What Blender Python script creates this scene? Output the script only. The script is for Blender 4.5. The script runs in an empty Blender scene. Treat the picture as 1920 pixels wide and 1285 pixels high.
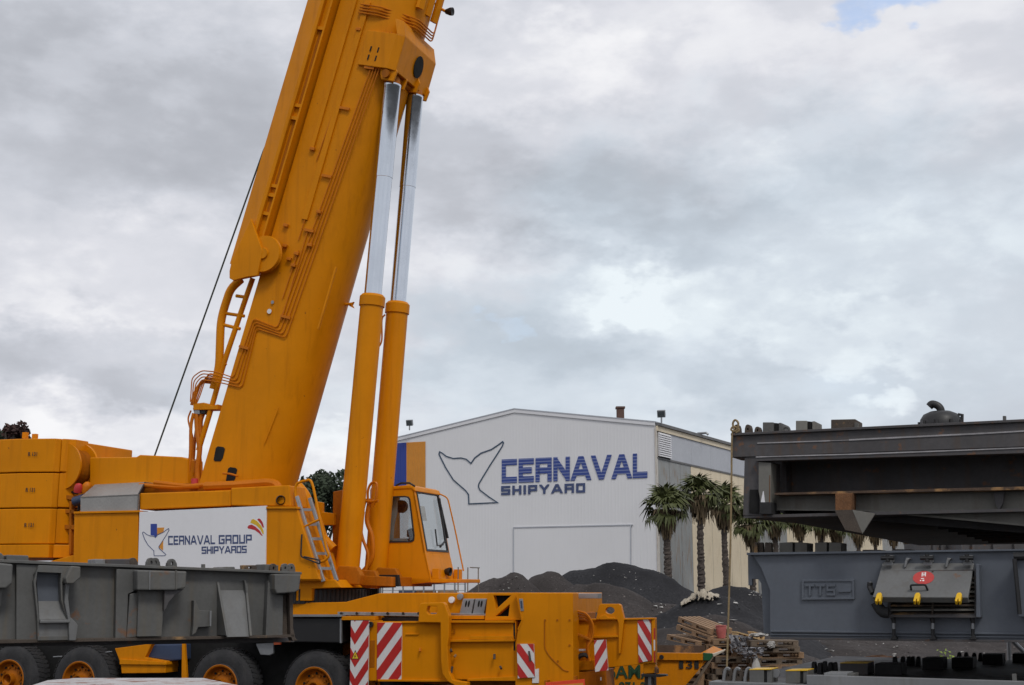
import bpy, bmesh, math, random
from mathutils import Vector, Matrix, noise
R = math.radians
rnd = random.Random(7)
C = bpy.context.scene.collection
V = Vector

# ------------------------------------------------------------------ camera
EYE = V((0, 0, 2.5)); FPX = 2400.0; HOR = 1100.0
PITCH = math.atan((HOR - 642.5) / FPX)
cam = bpy.data.cameras.new('camera'); cam.sensor_width = 36; cam.lens = FPX / 1920 * 36
cam.clip_end = 20000; cam.clip_start = 0.1
camo = bpy.data.objects.new('camera', cam); C.objects.link(camo)
camo.location = EYE; camo.rotation_euler = (math.pi / 2 + PITCH, 0, 0)
sc = bpy.context.scene; sc.camera = camo
RGT = V((1, 0, 0)); FWD = V((0, math.cos(PITCH), math.sin(PITCH))); UP = V((0, -math.sin(PITCH), math.cos(PITCH)))
def ray(u, v): return FWD + RGT * ((u - 960) / FPX) + UP * ((642.5 - v) / FPX)
def P(u, v, y):
    d = ray(u, v); return EYE + d * (y / d.y)

# ------------------------------------------------------------------ world: cloudy sky
SUN_EL, SUN_AZ = 50, 158          # azimuth clockwise from +Y: behind the camera, a little to its right
w = bpy.data.worlds.new('World'); sc.world = w; w.use_nodes = True
nt = w.node_tree; N = nt.nodes; LK = nt.links; N.clear()
class X:                           # tiny helper for math on node sockets
    def __init__(s, o): s.o = o
def _m(op, a, b=None, c=None):
    n = N.new('ShaderNodeMath'); n.operation = op
    for i, q in enumerate((a, b, c)):
        if q is None: continue
        if isinstance(q, X): LK.new(q.o, n.inputs[i])
        else: n.inputs[i].default_value = q
    return X(n.outputs[0])
X.__add__ = lambda a, b: _m('ADD', a, b); X.__radd__ = X.__add__
X.__sub__ = lambda a, b: _m('SUBTRACT', a, b); X.__mul__ = lambda a, b: _m('MULTIPLY', a, b); X.__rmul__ = X.__mul__
def smooth(x, a, b, lo=0., hi=1.):
    n = N.new('ShaderNodeMapRange'); n.interpolation_type = 'SMOOTHSTEP'
    LK.new(x.o, n.inputs[0]); n.inputs[1].default_value = a; n.inputs[2].default_value = b
    n.inputs[3].default_value = lo; n.inputs[4].default_value = hi
    return X(n.outputs[0])
tc = N.new('ShaderNodeTexCoord'); sep = N.new('ShaderNodeSeparateXYZ'); LK.new(tc.outputs['Generated'], sep.inputs[0])
dx, dy, dz = (X(o) for o in sep.outputs)
def nz(scale, detail, rough, zs=1.8, off=0., dist=0.0):
    mp = N.new('ShaderNodeMapping'); mp.inputs['Scale'].default_value = (1, 1, zs); mp.inputs['Location'].default_value = (off, off * .7, off * .3)
    LK.new(tc.outputs['Generated'], mp.inputs[0])
    n = N.new('ShaderNodeTexNoise'); n.inputs['Scale'].default_value = scale; n.inputs['Detail'].default_value = detail
    n.inputs['Roughness'].default_value = rough; n.inputs['Distortion'].default_value = dist
    LK.new(mp.outputs[0], n.inputs['Vector'])
    return X(n.outputs['Fac'])
wa = nz(7, 5, .6, off=3.1); wb = nz(7, 5, .6, off=11.7); wc = nz(28, 4, .6, off=5.5); wd = nz(28, 4, .6, off=8.5)
az = _m('ARCTAN2', dx, dy) + (wa - .5) * .17 + (wc - .5) * .05
el = _m('ARCSINE', dz) + (wb - .5) * .14 + (wd - .5) * .045
def blob(u, v, ru, rv, amt, soft=1.0):
    d = ray(u, v).normalized(); a0 = math.atan2(d.x, d.y); e0 = math.asin(d.z)
    p = (az - a0) * (FPX / ru); q = (el - e0) * (FPX / rv)
    r2 = p * p + q * q
    return smooth(r2, 0.0 if soft >= 1 else 1 - soft, 1.3, amt, 0.)
f1 = nz(3.2, 7, .50, off=1.3, dist=.25); f2 = nz(9, 6, .52, off=7.7, dist=.15); f3 = nz(24, 6, .55, off=2.9, zs=2.2)
L = (f1 - .5) * .36 + (f2 - .5) * .40 + (f3 - .5) * .19 + smooth(f2 + (f3 - .5) * .35, .45, .62, -.035, .055) + .745
BL = [ # u, v, ru, rv, amount (+ brighter / - darker), softness
    (250, 190, 520, 230, -.42, 1), (480, 330, 330, 130, -.22, 1), (60, 60, 260, 160, -.12, 1), (420, 40, 260, 90, .10, 1),
    (110, 520, 330, 120, .07, 1), (300, 590, 260, 80, .04, 1), (150, 690, 430, 80, -.36, 1), (120, 800, 330, 75, .22, .7), (620, 830, 130, 70, .28, .6),
    (850, 260, 330, 220, -.18, 1), (1120, 370, 420, 110, -.26, 1), (1000, 300, 330, 160, -.12, 1),
    (960, 110, 300, 110, .22, .6), (1400, 60, 200, 90, .10, 1), (1560, 150, 220, 110, .03, 1), (1830, 90, 300, 130, .05, 1),
    (1380, 300, 120, 70, .18, .7), (1630, 290, 360, 110, -.10, 1),
    (1155, 560, 150, 75, .32, 1), (1130, 550, 60, 40, .12, 1), (1185, 562, 70, 45, .12, 1), (1340, 560, 220, 70, .14, 1), (1600, 610, 220, 50, .16, .7),
    (1040, 640, 200, 90, -.10, 1), (1430, 700, 360, 60, -.14, 1), (1610, 727, 60, 32, .26, 1), (1180, 720, 330, 50, -.08, 1),
    (900, 480, 240, 80, .10, 1), (1830, 640, 240, 120, .05, 1), (1700, 480, 260, 70, .10, 1)]
for b in BL: L = L + blob(b[0], b[1], b[2], b[3], b[4] * (.62 if b[4] < 0 else .85), max(b[5], .85))
L = (L - .74) * .84 + .735
ramp = N.new('ShaderNodeValToRGB'); LK.new(L.o, ramp.inputs[0])
cr = ramp.color_ramp
cr.elements[0].position = 0.0; cr.elements[0].color = (.27, .285, .315, 1)
cr.elements[1].position = 1.0; cr.elements[1].color = (.88, .88, .90, 1)
for p, c in ((.25, (.350, .365, .405)), (.45, (.46, .478, .525)), (.62, (.565, .585, .64)), (.80, (.69, .70, .75))):
    e = cr.elements.new(p); e.color = (*c, 1)
# thin gaps of blue: low-lying right side tinted, two real holes
hole = blob(1640, 8, 120, 60, 1, .8) + blob(935, 598, 62, 32, .52, .9) + blob(1500, 700, 420, 130, .13, 1) + blob(1650, 330, 420, 170, .10, 1)
hole = smooth(hole + (f2 - .5) * .8, .10, 1.25, 0., .62)
sky = N.new('ShaderNodeTexSky'); sky.sky_type = 'NISHITA'; sky.sun_disc = False
sky.sun_elevation = R(SUN_EL); sky.sun_rotation = R(SUN_AZ)
tint = smooth(blob(1500, 560, 800, 420, .9, 1) + blob(1150, 640, 500, 160, .5, 1) + blob(700, 760, 500, 150, .5, 1) + (f2 - .5) * .9, .1, 1.0)   # thinner cloud lets a little blue through
tm = N.new('ShaderNodeMix'); tm.data_type = 'RGBA'; tm.blend_type = 'MULTIPLY'; LK.new(tint.o, tm.inputs[0]); LK.new(ramp.outputs[0], tm.inputs[6]); tm.inputs[7].default_value = (.90, .975, 1.0, 1)
cl = N.new('ShaderNodeVectorMath'); cl.operation = 'SCALE'; LK.new(tm.outputs[2], cl.inputs[0]); cl.inputs[3].default_value = 10
mixs = N.new('ShaderNodeMix'); mixs.data_type = 'RGBA'
LK.new(hole.o, mixs.inputs[0]); LK.new(cl.outputs[0], mixs.inputs[6])
sg_ = N.new('ShaderNodeVectorMath'); sg_.operation = 'SCALE'; LK.new(sky.outputs[0], sg_.inputs[0]); sg_.inputs[3].default_value = 2.4   # blue seen through a bright thin veil
LK.new(sg_.outputs[0], mixs.inputs[7])
bg = N.new('ShaderNodeBackground'); bg.inputs[1].default_value = .1
LK.new(mixs.outputs[2], bg.inputs[0]); wo = N.new('ShaderNodeOutputWorld'); LK.new(bg.outputs[0], wo.inputs[0])
sun = bpy.data.lights.new('sun', 'SUN'); sun.energy = 1.2; sun.angle = R(14); sun.color = (1, .96, .9)
so = bpy.data.objects.new('sun', sun); C.objects.link(so); so.location = (0, -20, 60)
sd = V((math.sin(R(SUN_AZ)) * math.cos(R(SUN_EL)), math.cos(R(SUN_AZ)) * math.cos(R(SUN_EL)), math.sin(R(SUN_EL))))
so.rotation_euler = sd.to_track_quat('Z', 'Y').to_euler()
sc.view_settings.view_transform = 'Standard'; sc.view_settings.look = 'None'; sc.view_settings.exposure = .09; sc.view_settings.gamma = 1
sc.view_settings.use_curve_mapping = False

# ------------------------------------------------------------------ materials
def mat(name, col, rough=.5, metal=0., var=.18, scale=1.2, fine=.08, streak=0., streak_col=(.16, .09, .045), rust=0., rust_col=(.17, .075, .03),
        rust_scale=2.5, bump=0., bump_scale=30., speck=0., speck_col=(.5, .5, .5), speck_scale=60., spec=.5):
    m = bpy.data.materials.new(name); m.use_nodes = True
    n = m.node_tree.nodes; l = m.node_tree.links; bs = n['Principled BSDF']
    bs.inputs['Roughness'].default_value = rough; bs.inputs['Metallic'].default_value = metal
    bs.inputs['Specular IOR Level'].default_value = spec
    t = n.new('ShaderNodeTexCoord')
    def noi(s, d=5, sx=(1, 1, 1), off=0):
        mp = n.new('ShaderNodeMapping'); mp.inputs['Scale'].default_value = sx; mp.inputs['Location'].default_value = (off, off, off)
        l.new(t.outputs['Object'], mp.inputs[0]); k = n.new('ShaderNodeTexNoise'); k.inputs['Scale'].default_value = s; k.inputs['Detail'].default_value = d
        k.inputs['Roughness'].default_value = .6; l.new(mp.outputs[0], k.inputs['Vector']); return k.outputs['Fac']
    def rng(s, a, b, lo, hi):
        k = n.new('ShaderNodeMapRange'); l.new(s, k.inputs[0])
        for i, q in enumerate((a, b, lo, hi)): k.inputs[i + 1].default_value = q
        return k.outputs[0]
    def mix(f, a, b):
        k = n.new('ShaderNodeMix'); k.data_type = 'RGBA'
        for s, i in ((f, 0), (a, 6), (b, 7)):
            if hasattr(s, 'links'): l.new(s, k.inputs[i])
            else: k.inputs[i].default_value = s if i == 0 else (*s[:3], 1)
        return k.outputs[2]
    dark = tuple(c * (1 - var) for c in col); lite = tuple(min(1, c * (1 + var)) for c in col)
    cur = mix(rng(noi(scale), .3, .7, 0, 1), dark, lite)
    if fine: cur = mix(rng(noi(scale * 22, 3, off=4), .35, .75, 0, fine * 3), cur, tuple(c * .55 for c in col))
    if streak: cur = mix(rng(noi(2.2, 4, (3.2, 3.2, .22), off=9), .52, .8, 0, streak), cur, streak_col)
    if rust: cur = mix(rng(noi(rust_scale, 8, off=2.2), .70 - rust * .3, .76 - rust * .25, 0, .85), cur, rust_col)
    if speck: cur = mix(rng(noi(speck_scale, 2, off=6), .73 - speck * .1, .76 - speck * .1, 0, .8), cur, speck_col)
    l.new(cur, bs.inputs['Base Color'])
    l.new(rng(noi(scale * 5, 4, off=1), .3, .7, max(0, rough - .08), min(1, rough + .1)), bs.inputs['Roughness'])
    if bump:
        b = n.new('ShaderNodeBump'); b.inputs['Strength'].default_value = bump; b.inputs['Distance'].default_value = .03
        l.new(noi(bump_scale, 6), b.inputs['Height']); l.new(b.outputs[0], bs.inputs['Normal'])
    return m
YEL = (.64, .222, .002)
M = dict(
    yellow=mat('crane_yellow', YEL, .42, var=.09, fine=.02, scale=.8, streak=.34, streak_col=(.25, .066, .004), rust=.035, rust_scale=7, rust_col=(.20, .06, .012), spec=.11),
    yellow_dirty=mat('dirty_yellow', (.42, .125, .004), .5, var=.2, fine=.12, streak=.45, streak_col=(.09, .04, .012), spec=.16),
    pipe=mat('painted_pipe', (.54, .155, .004), .4, var=.1, spec=.2),
    skip=mat('skip_yellow', (.66, .225, .003), .45, var=.10, streak=.35, streak_col=(.28, .10, .02), rust=.10, spec=.16),
    grey=mat('cover_grey', (.104, .104, .099), .6, var=.22, scale=.9, fine=.12, streak=.6, streak_col=(.125, .098, .058), rust=.24, rust_scale=3.2),
    grey_mid=mat('lit_slope_grey', (.135, .137, .136), .6, var=.18, scale=1.2, fine=.08, streak=.55, streak_col=(.085, .07, .05), rust=.14),  # lighter copy of cover grey: light on sloped plates put into the colour
    trim=mat('rust_run_trim', (.60, .57, .52), .6, var=.1, scale=.5, streak=.95, streak_col=(.26, .12, .045)),
    grey_lit=mat('lit_worn_grey', (.185, .19, .195), .55, var=.16, scale=1.2, fine=.05, streak=.5, streak_col=(.1, .085, .06), rust=.15),  # palest cover grey: lit edges put into the colour, also light grey fittings
    blue=mat('cover_blue_grey', (.098, .112, .136), .5, var=.14, scale=.7, fine=.06, streak=.35, streak_col=(.085, .09, .10)),
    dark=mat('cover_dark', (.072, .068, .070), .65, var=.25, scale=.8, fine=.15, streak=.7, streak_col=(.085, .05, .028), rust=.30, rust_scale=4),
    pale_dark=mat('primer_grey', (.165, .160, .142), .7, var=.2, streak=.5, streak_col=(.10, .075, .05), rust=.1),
    rust=mat('rusty_steel', (.20, .09, .035), .85, var=.5, scale=6, fine=.5, rust=.5, rust_col=(.09, .04, .02), bump=.3),
    ledge=mat('rust_scaled_ledge', (.10, .062, .04), .85, var=.4, scale=3, fine=.4, rust=.62, rust_col=(.36, .20, .08), rust_scale=3.5),
    rust_lt=mat('rusty_flange', (.085, .065, .05), .8, var=.3, scale=4, fine=.4, rust=.42, rust_col=(.33, .19, .075), rust_scale=2.2),
    line=mat('weld_line', (.36, .35, .36), .6, var=.3, scale=5, fine=.3),
    black=mat('black_rubber', (.018, .018, .019), .75, var=.3, fine=.2, scale=3),
    tyre=mat('tyre_rubber', (.030, .030, .032), .85, var=.35, fine=.3, scale=4, bump=.3, streak=.3, streak_col=(.08, .07, .06)),
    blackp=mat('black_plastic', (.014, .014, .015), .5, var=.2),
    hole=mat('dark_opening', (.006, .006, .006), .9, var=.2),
    white=mat('white_paint', (.74, .74, .76), .45, var=.03, scale=.5, fine=.02, streak=.05, streak_col=(.5, .48, .42)),
    sheet=mat('white_cladding', (.745, .745, .755), .5, var=.025, scale=.15, fine=0, streak=.10, streak_col=(.48, .47, .44)),
    band=mat('grey_cladding', (.46, .48, .52), .5, var=.05, scale=.2, streak=.2, streak_col=(.35, .33, .3)),
    cream=mat('cream_cladding', (.76, .66, .49), .6, var=.06, scale=.3, streak=.4, streak_col=(.42, .30, .16)),
    greyc=mat('weathered_cladding', (.31, .325, .325), .6, var=.14, scale=.3, streak=1.0, streak_col=(.25, .135, .05), rust=.05, rust_scale=.8),
    roof=mat('roof_sheet', (.16, .16, .16), .7),
    blue_ink=None, grey_ink=mat('grey_blue_print', (.055, .08, .185), .5, var=.1),
    cobalt=mat('cobalt_paint', (.025, .055, .30), .5, var=.06, streak=.1), orange=mat('orange_paint', (.66, .27, .03), .5, var=.06, streak=.15),
    teal_line=mat('dark_teal_paint', (.035, .07, .12), .5),
    red=mat('red_reflective', (.48, .022, .018), .4, var=.15, fine=.1), stripe_white=mat('white_reflective', (.70, .68, .67), .4, var=.06, fine=.05, streak=.15),
    flagred=mat('flag_red', (.52, .025, .03), .5), flagyel=mat('flag_yellow', (.75, .48, .02), .5),
    hazard=mat('orange_red_marker', (.80, .07, .02), .4, var=.05), clip=mat('clip_yellow', (.78, .46, .01), .4, var=.1, fine=.15),
    redsign=mat('red_sticker', (.50, .055, .05), .5, var=.05),
    chrome=mat('chromed_rod', (.60, .645, .70), .16, metal=1, var=.04, scale=.6, fine=0),
    alu=mat('bare_aluminium', (.42, .42, .42), .38, metal=.85, var=.12), checker=None,
    steel=mat('galvanised_steel', (.30, .31, .32), .45, metal=.6, var=.15), tarp=mat('dirty_tarp', (.42, .37, .29), .9, var=.3, scale=2, fine=.2), rope=mat('hemp_rope', (.26, .19, .10), .9, var=.3, scale=20),
    wire=mat('wire_rope', (.045, .06, .05), .6), coal=mat('black_grit', (.034, .034, .037), .95, var=.35, scale=.45, fine=.35, speck=.35, speck_col=(.11, .105, .105), speck_scale=9, bump=.9, bump_scale=2.2, spec=.1),
    coal_b=mat('brown_black_grit', (.060, .053, .051), .95, var=.4, scale=.6, fine=.35, speck=.55, speck_col=(.16, .14, .13), speck_scale=7, bump=.9, bump_scale=2.2, spec=.1),
    ground=mat('dusty_asphalt', (.055, .054, .053), .95, var=.4, scale=.12, fine=.25, speck=.4, speck_col=(.16, .15, .14), speck_scale=5, spec=.2),
    wood=mat('pallet_wood', (.34, .215, .125), .85, var=.4, scale=2.5, fine=.3, streak=.3, streak_col=(.06, .05, .04)),
    wood_old=mat('grey_pallet_wood', (.19, .145, .105), .9, var=.45, scale=2.5, fine=.3), wood_new=mat('fresh_wood', (.55, .38, .19), .8, var=.2, scale=6),
    trunk=mat('palm_trunk', (.085, .068, .058), .95, var=.4, scale=3, fine=.4, bump=.6, bump_scale=9),
    frond=mat('palm_green', (.092, .105, .036), .6, var=.55, scale=1.6, fine=.2, spec=.3), dead=mat('dead_frond', (.155, .112, .062), .9, var=.4, scale=2, fine=.3),
    leaf=mat('dark_foliage', (.028, .042, .020), .8, var=.5, scale=.8), leaf_red=mat('red_foliage', (.050, .020, .016), .8, var=.5, scale=.8),
    leaf_lime=mat('lime_foliage', (.22, .30, .05), .8, var=.4, scale=3), bark=mat('tree_bark', (.06, .048, .038), .9, bump=.3),
    plastic=mat('crumpled_plastic', (.22, .22, .235), .6, var=.25, scale=6), bag=mat('cream_tarp', (.60, .54, .44), .8, var=.15, scale=2),
    litter=mat('white_litter', (.38, .37, .35), .7, var=.3, scale=2), pink=mat('pink_plastic', (.50, .14, .13), .5, var=.2, scale=8),
    slab=mat('rust_flecked_white_plate', (.52, .50, .50), .6, var=.12, scale=3, fine=.25, rust=.60, rust_scale=4.5, rust_col=(.22, .085, .05)),
    green=mat('green_paint', (.012, .10, .035), .5), black_ink=mat('black_print', (.018, .016, .014), .6, var=.1), dkgreen_ink=mat('dark_green_print', (.012, .060, .022), .6, var=.2, streak=.2),
    curtain=mat('cab_curtain', (.30, .30, .28), .9), seat=mat('cab_seat', (.02, .02, .022), .8), paper=mat('paper_sheet', (.62, .56, .50), .8),
    tail=mat('tail_light', (.14, .012, .012), .3), amber=mat('amber_reflector', (.75, .13, .04), .3), brown=mat('brown_vent', (.10, .055, .042), .8),
    ink_white=mat('white_print', (.75, .73, .72), .5), redcap=mat('red_plastic_cap', (.50, .035, .035), .4), navy=mat('navy_hose', (.035, .055, .11), .5))
# letters of the shed sign: cobalt paint laid on in boards, with thin pale gaps
m = mat('cobalt_lettering', (.030, .062, .27), .5, var=.08); n = m.node_tree.nodes; l = m.node_tree.links
t = n.new('ShaderNodeTexCoord'); wv = n.new('ShaderNodeTexWave'); wv.wave_type = 'BANDS'; wv.bands_direction = 'Z'; wv.inputs['Scale'].default_value = .95
l.new(t.outputs['Object'], wv.inputs[0]); mr = n.new('ShaderNodeMapRange'); mr.inputs[1].default_value = .80; mr.inputs[2].default_value = .90
l.new(wv.outputs['Fac'], mr.inputs[0]); mx = n.new('ShaderNodeMix'); mx.data_type = 'RGBA'; l.new(mr.outputs[0], mx.inputs[0])
bsd = n['Principled BSDF']; src = bsd.inputs['Base Color'].links[0].from_socket; l.new(src, mx.inputs[6]); mx.inputs[7].default_value = (.20, .24, .42, 1); l.new(mx.outputs[2], bsd.inputs['Base Color'])
M['blue_ink'] = m
# chequer plate
m = mat('chequer_plate', (.36, .35, .33), .42, metal=.7, var=.12); n = m.node_tree.nodes; l = m.node_tree.links
t = n.new('ShaderNodeTexCoord'); br = n.new('ShaderNodeTexChecker'); br.inputs['Scale'].default_value = 26; l.new(t.outputs['Object'], br.inputs[0])
bp = n.new('ShaderNodeBump'); bp.inputs['Strength'].default_value = .5; bp.inputs['Distance'].default_value = .02; l.new(br.outputs['Fac'], bp.inputs['Height']); l.new(bp.outputs[0], n['Principled BSDF'].inputs['Normal'])
M['checker'] = m
def glass(name, tint, refl):
    m = bpy.data.materials.new(name); m.use_nodes = True; n = m.node_tree.nodes; l = m.node_tree.links; n.clear()
    o = n.new('ShaderNodeOutputMaterial'); a = n.new('ShaderNodeBsdfTransparent'); a.inputs[0].default_value = (*tint, 1)
    g = n.new('ShaderNodeBsdfGlossy'); g.inputs['Roughness'].default_value = .03; x = n.new('ShaderNodeMixShader'); x.inputs[0].default_value = refl
    l.new(a.outputs[0], x.inputs[1]); l.new(g.outputs[0], x.inputs[2]); l.new(x.outputs[0], o.inputs[0]); return m
M['glass'] = glass('window_glass', (.86, .89, .90), .07)

# ------------------------------------------------------------------ builders
def wloc(o):
    p = V((0, 0, 0))
    while o: p += o.location; o = o.parent
    return p
def tag(o, label=None, cat=None, group=None, kind=None):
    for k, v in (('label', label), ('category', cat), ('group', group), ('kind', kind)):
        if v: o[k] = v
    return o
def thing(name, loc, label, cat, group=None):
    o = bpy.data.objects.new(name, None); C.objects.link(o); o.location = loc; o.empty_display_size = .3
    return tag(o, label, cat, group)
class Plane:
    def __init__(s, o, n): s.o = V(o); s.n = V(n).normalized()
    def hit(s, u, v):
        d = ray(u, v); return EYE + d * (s.n.dot(s.o - EYE) / s.n.dot(d))
    def off(s, k): return Plane(s.o + s.n * k, s.n)
class MB:
    def __init__(s): s.b = bmesh.new()
    def face(s, pts):
        try: return s.b.faces.new([s.b.verts.new(p) for p in pts])
        except ValueError: return None
    def prism(s, pts, vec, holes=()):
        vec = V(vec); b = s.b
        if not holes:
            a = [b.verts.new(p) for p in pts]; c = [b.verts.new(V(p) + vec) for p in pts]
            b.faces.new(a); b.faces.new(c[::-1]); n = len(a)
            for i in range(n): b.faces.new((a[i], c[i], c[(i + 1) % n], a[(i + 1) % n]))
            return s
        es = []; loops = []
        for lp in (pts, *holes):
            vs = [b.verts.new(p) for p in lp]; loops.append(vs)
            es += [b.edges.new((vs[i], vs[(i + 1) % len(vs)])) for i in range(len(vs))]
        g = bmesh.ops.triangle_fill(b, use_beauty=True, use_dissolve=False, edges=es)
        fs = [f for f in g['geom'] if isinstance(f, bmesh.types.BMFace)]
        mp = {v: b.verts.new(v.co + vec) for lp in loops for v in lp}
        for f in fs: b.faces.new([mp[v] for v in f.verts][::-1])
        for lp in loops:
            for i in range(len(lp)):
                x, y = lp[i], lp[(i + 1) % len(lp)]; b.faces.new((x, mp[x], mp[y], y))
        return s
    def box(s, o, a, b_, c):
        o, a, b_, c = V(o), V(a), V(b_), V(c); return s.prism([o, o + a, o + a + b_, o + b_], c)
    def cube(s, x0, x1, y0, y1, z0, z1): return s.box((x0, y0, z0), (x1 - x0, 0, 0), (0, y1 - y0, 0), (0, 0, z1 - z0))
    def loft(s, rings, caps=True, closed=True):
        b = s.b; rv = [[b.verts.new(p) for p in r] for r in rings]; n = len(rv[0])
        for i in range(len(rv) - 1):
            for j in range(n if closed else n - 1):
                b.faces.new((rv[i][j], rv[i][(j + 1) % n], rv[i + 1][(j + 1) % n], rv[i + 1][j]))
        if caps: b.faces.new(rv[0][::-1]); b.faces.new(rv[-1])
        return s
    def tube(s, path, r, n=8, rr=None):
        path = [V(p) for p in path]; rings = []; nrm = None
        for i, p in enumerate(path):
            t = (path[min(i + 1, len(path) - 1)] - path[max(i - 1, 0)]).normalized()
            if nrm is None: nrm = t.orthogonal().normalized()
            nrm = (nrm - t * nrm.dot(t)).normalized(); bi = t.cross(nrm); q = rr[i] if rr else r
            rings.append([p + (nrm * math.cos(k * 2 * math.pi / n) + bi * math.sin(k * 2 * math.pi / n)) * q for k in range(n)])
        return s.loft(rings)
    def cyl(s, a, b_, r, r2=None, n=20): return s.tube([a, b_], r, n, [r, r if r2 is None else r2])
    def lathe(s, o, ax, prof, n=32):
        caps = prof[0][1] < .06 and prof[-1][1] < .06
        o = V(o); ax = V(ax).normalized(); e = ax.orthogonal().normalized(); f = ax.cross(e)
        return s.loft([[o + ax * h + (e * math.cos(k * 2 * math.pi / n) + f * math.sin(k * 2 * math.pi / n)) * max(r, 1e-3) for k in range(n)] for h, r in prof], caps)
    def build(s, name, m, parent=None, smooth=False, bevel=0., local=False):
        bmesh.ops.recalc_face_normals(s.b, faces=s.b.faces[:])
        if not local and parent is not None:
            d = wloc(parent)
            for v in s.b.verts: v.co -= d
        me = bpy.data.meshes.new(name); s.b.to_mesh(me); s.b.free()
        me.materials.append(M[m] if isinstance(m, str) else m)
        if smooth:
            for p in me.polygons: p.use_smooth = True
            me.set_sharp_from_angle(angle=R(38))
        o = bpy.data.objects.new(name, me); C.objects.link(o); o.parent = parent
        if bevel:
            bv = o.modifiers.new('bevel', 'BEVEL'); bv.width = bevel; bv.segments = 2; bv.limit_method = 'ANGLE'; bv.angle_limit = R(40)
        return o
def dup(o, parent=None, loc=None, rot=None, label=None, deep=True):
    c = o.copy(); C.objects.link(c); c.parent = parent
    if loc is not None: c.location = loc
    if rot is not None: c.rotation_euler = rot
    if label: c['label'] = label
    if deep:
        for ch in list(o.children): dup(ch, c)
    return c
def arc(path, r=.35, n=4):          # round the corners of a polyline
    path = [V(p) for p in path]; out = [path[0]]
    for i in range(1, len(path) - 1):
        a, b, c = path[i - 1], path[i], path[i + 1]
        q = min(r, (b - a).length * .45, (c - b).length * .45); p0 = b + (a - b).normalized() * q; p1 = b + (c - b).normalized() * q
        for k in range(n + 1):
            t = k / n; out.append(p0 * (1 - t) ** 2 + b * 2 * t * (1 - t) + p1 * t * t)
    return out + [path[-1]]
def curve(pts, n=6):                # Catmull-Rom
    pts = [V(p) for p in pts]; q = [pts[0] * 2 - pts[1]] + pts + [pts[-1] * 2 - pts[-2]]; out = []
    for i in range(1, len(q) - 2):
        a, b, c, d = q[i - 1:i + 3]
        for k in range(n):
            t = k / n; out.append(.5 * (2 * b + (c - a) * t + (2 * a - 5 * b + 4 * c - d) * t * t + (3 * b - a - 3 * c + d) * t ** 3))
    return out + [pts[-1]]
def ribbon(pts, th, closed=False):  # 2D polyline -> list of quads with mitred joints
    pts = [V((p[0], p[1])) for p in pts]; n = len(pts); Lf, Rt = [], []
    for i in range(n):
        if closed: a, b, c = pts[i - 1], pts[i], pts[(i + 1) % n]
        else: a, b, c = pts[max(i - 1, 0)], pts[i], pts[min(i + 1, n - 1)]
        d1 = (b - a) if (b - a).length > 1e-9 else (c - b); d2 = (c - b) if (c - b).length > 1e-9 else (b - a)
        d1 = d1.normalized(); d2 = d2.normalized(); m_ = d1 + d2; m_ = m_.normalized() if m_.length > 1e-6 else d1
        nn = V((-m_.y, m_.x)); k = max(.38, abs(nn.dot(V((-d1.y, d1.x))))); h = nn * (th / 2 / k)
        Lf.append(b + h); Rt.append(b - h)
    return [(Lf[i], Lf[(i + 1) % n], Rt[(i + 1) % n], Rt[i]) for i in range(n if closed else n - 1)]
FONT = {  # squared stroke letters on a 1 x 1 cell; strokes run past the cell and are trimmed to it
    'C': (.72, [[(1.4, 1), (0, 1), (0, 0), (1.4, 0)]]), 'E': (.72, [[(1.4, 1), (0, 1), (0, 0), (1.4, 0)], [(.0, .5), (1.0, .5)]]),
    'R': (.78, [[(0, -.4), (0, 1), (1, 1), (1, .46), (0, .46)], [(1, .46), (1, -.4)]]), 'N': (.80, [[(0, -.4), (0, 1.4)], [(1, -.4), (1, 1.4)], [(-.10, 1.12), (1.10, -.12)]]),
    'A': (.95, [[(-.16, -.4), (.42, 1), (.58, 1), (1.16, -.4)], [(.18, .27), (.82, .27)]]), 'V': (.95, [[(-.16, 1.4), (.42, 0), (.58, 0), (1.16, 1.4)]]),
    'L': (.68, [[(0, 1.4), (0, 0), (1.4, 0)]]), 'S': (.74, [[(1.4, 1), (0, 1), (0, .5), (1, .5), (1, 0), (-.4, 0)]]), 'H': (.74, [[(0, -.4), (0, 1.4)], [(1, -.4), (1, 1.4)], [(.0, .5), (1.0, .5)]]),
    'I': (.0, [[(0, -.4), (0, 1.4)]]), 'P': (.74, [[(0, -.4), (0, 1), (1, 1), (1, .42), (0, .42)]]), 'Y': (.85, [[(-.2, 1.36), (.5, .42), (1.2, 1.36)], [(.5, .42), (.5, -.4)]]),
    'D': (.74, [[(0, 0), (0, 1), (1, 1), (1, 0), (0, 0)]]), 'O': (.74, [[(0, 0), (0, 1), (1, 1), (1, 0), (0, 0)]]), 'G': (.74, [[(1.4, 1), (0, 1), (0, 0), (1, 0), (1, .5), (.45, .5)]]),
    'U': (.74, [[(0, 1.4), (0, 0), (1, 0), (1, 1.4)]]), 'T': (.74, [[(-.4, 1), (1.4, 1)], [(.5, 1), (.5, -.4)]]), ' ': (.3, [])}
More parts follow.
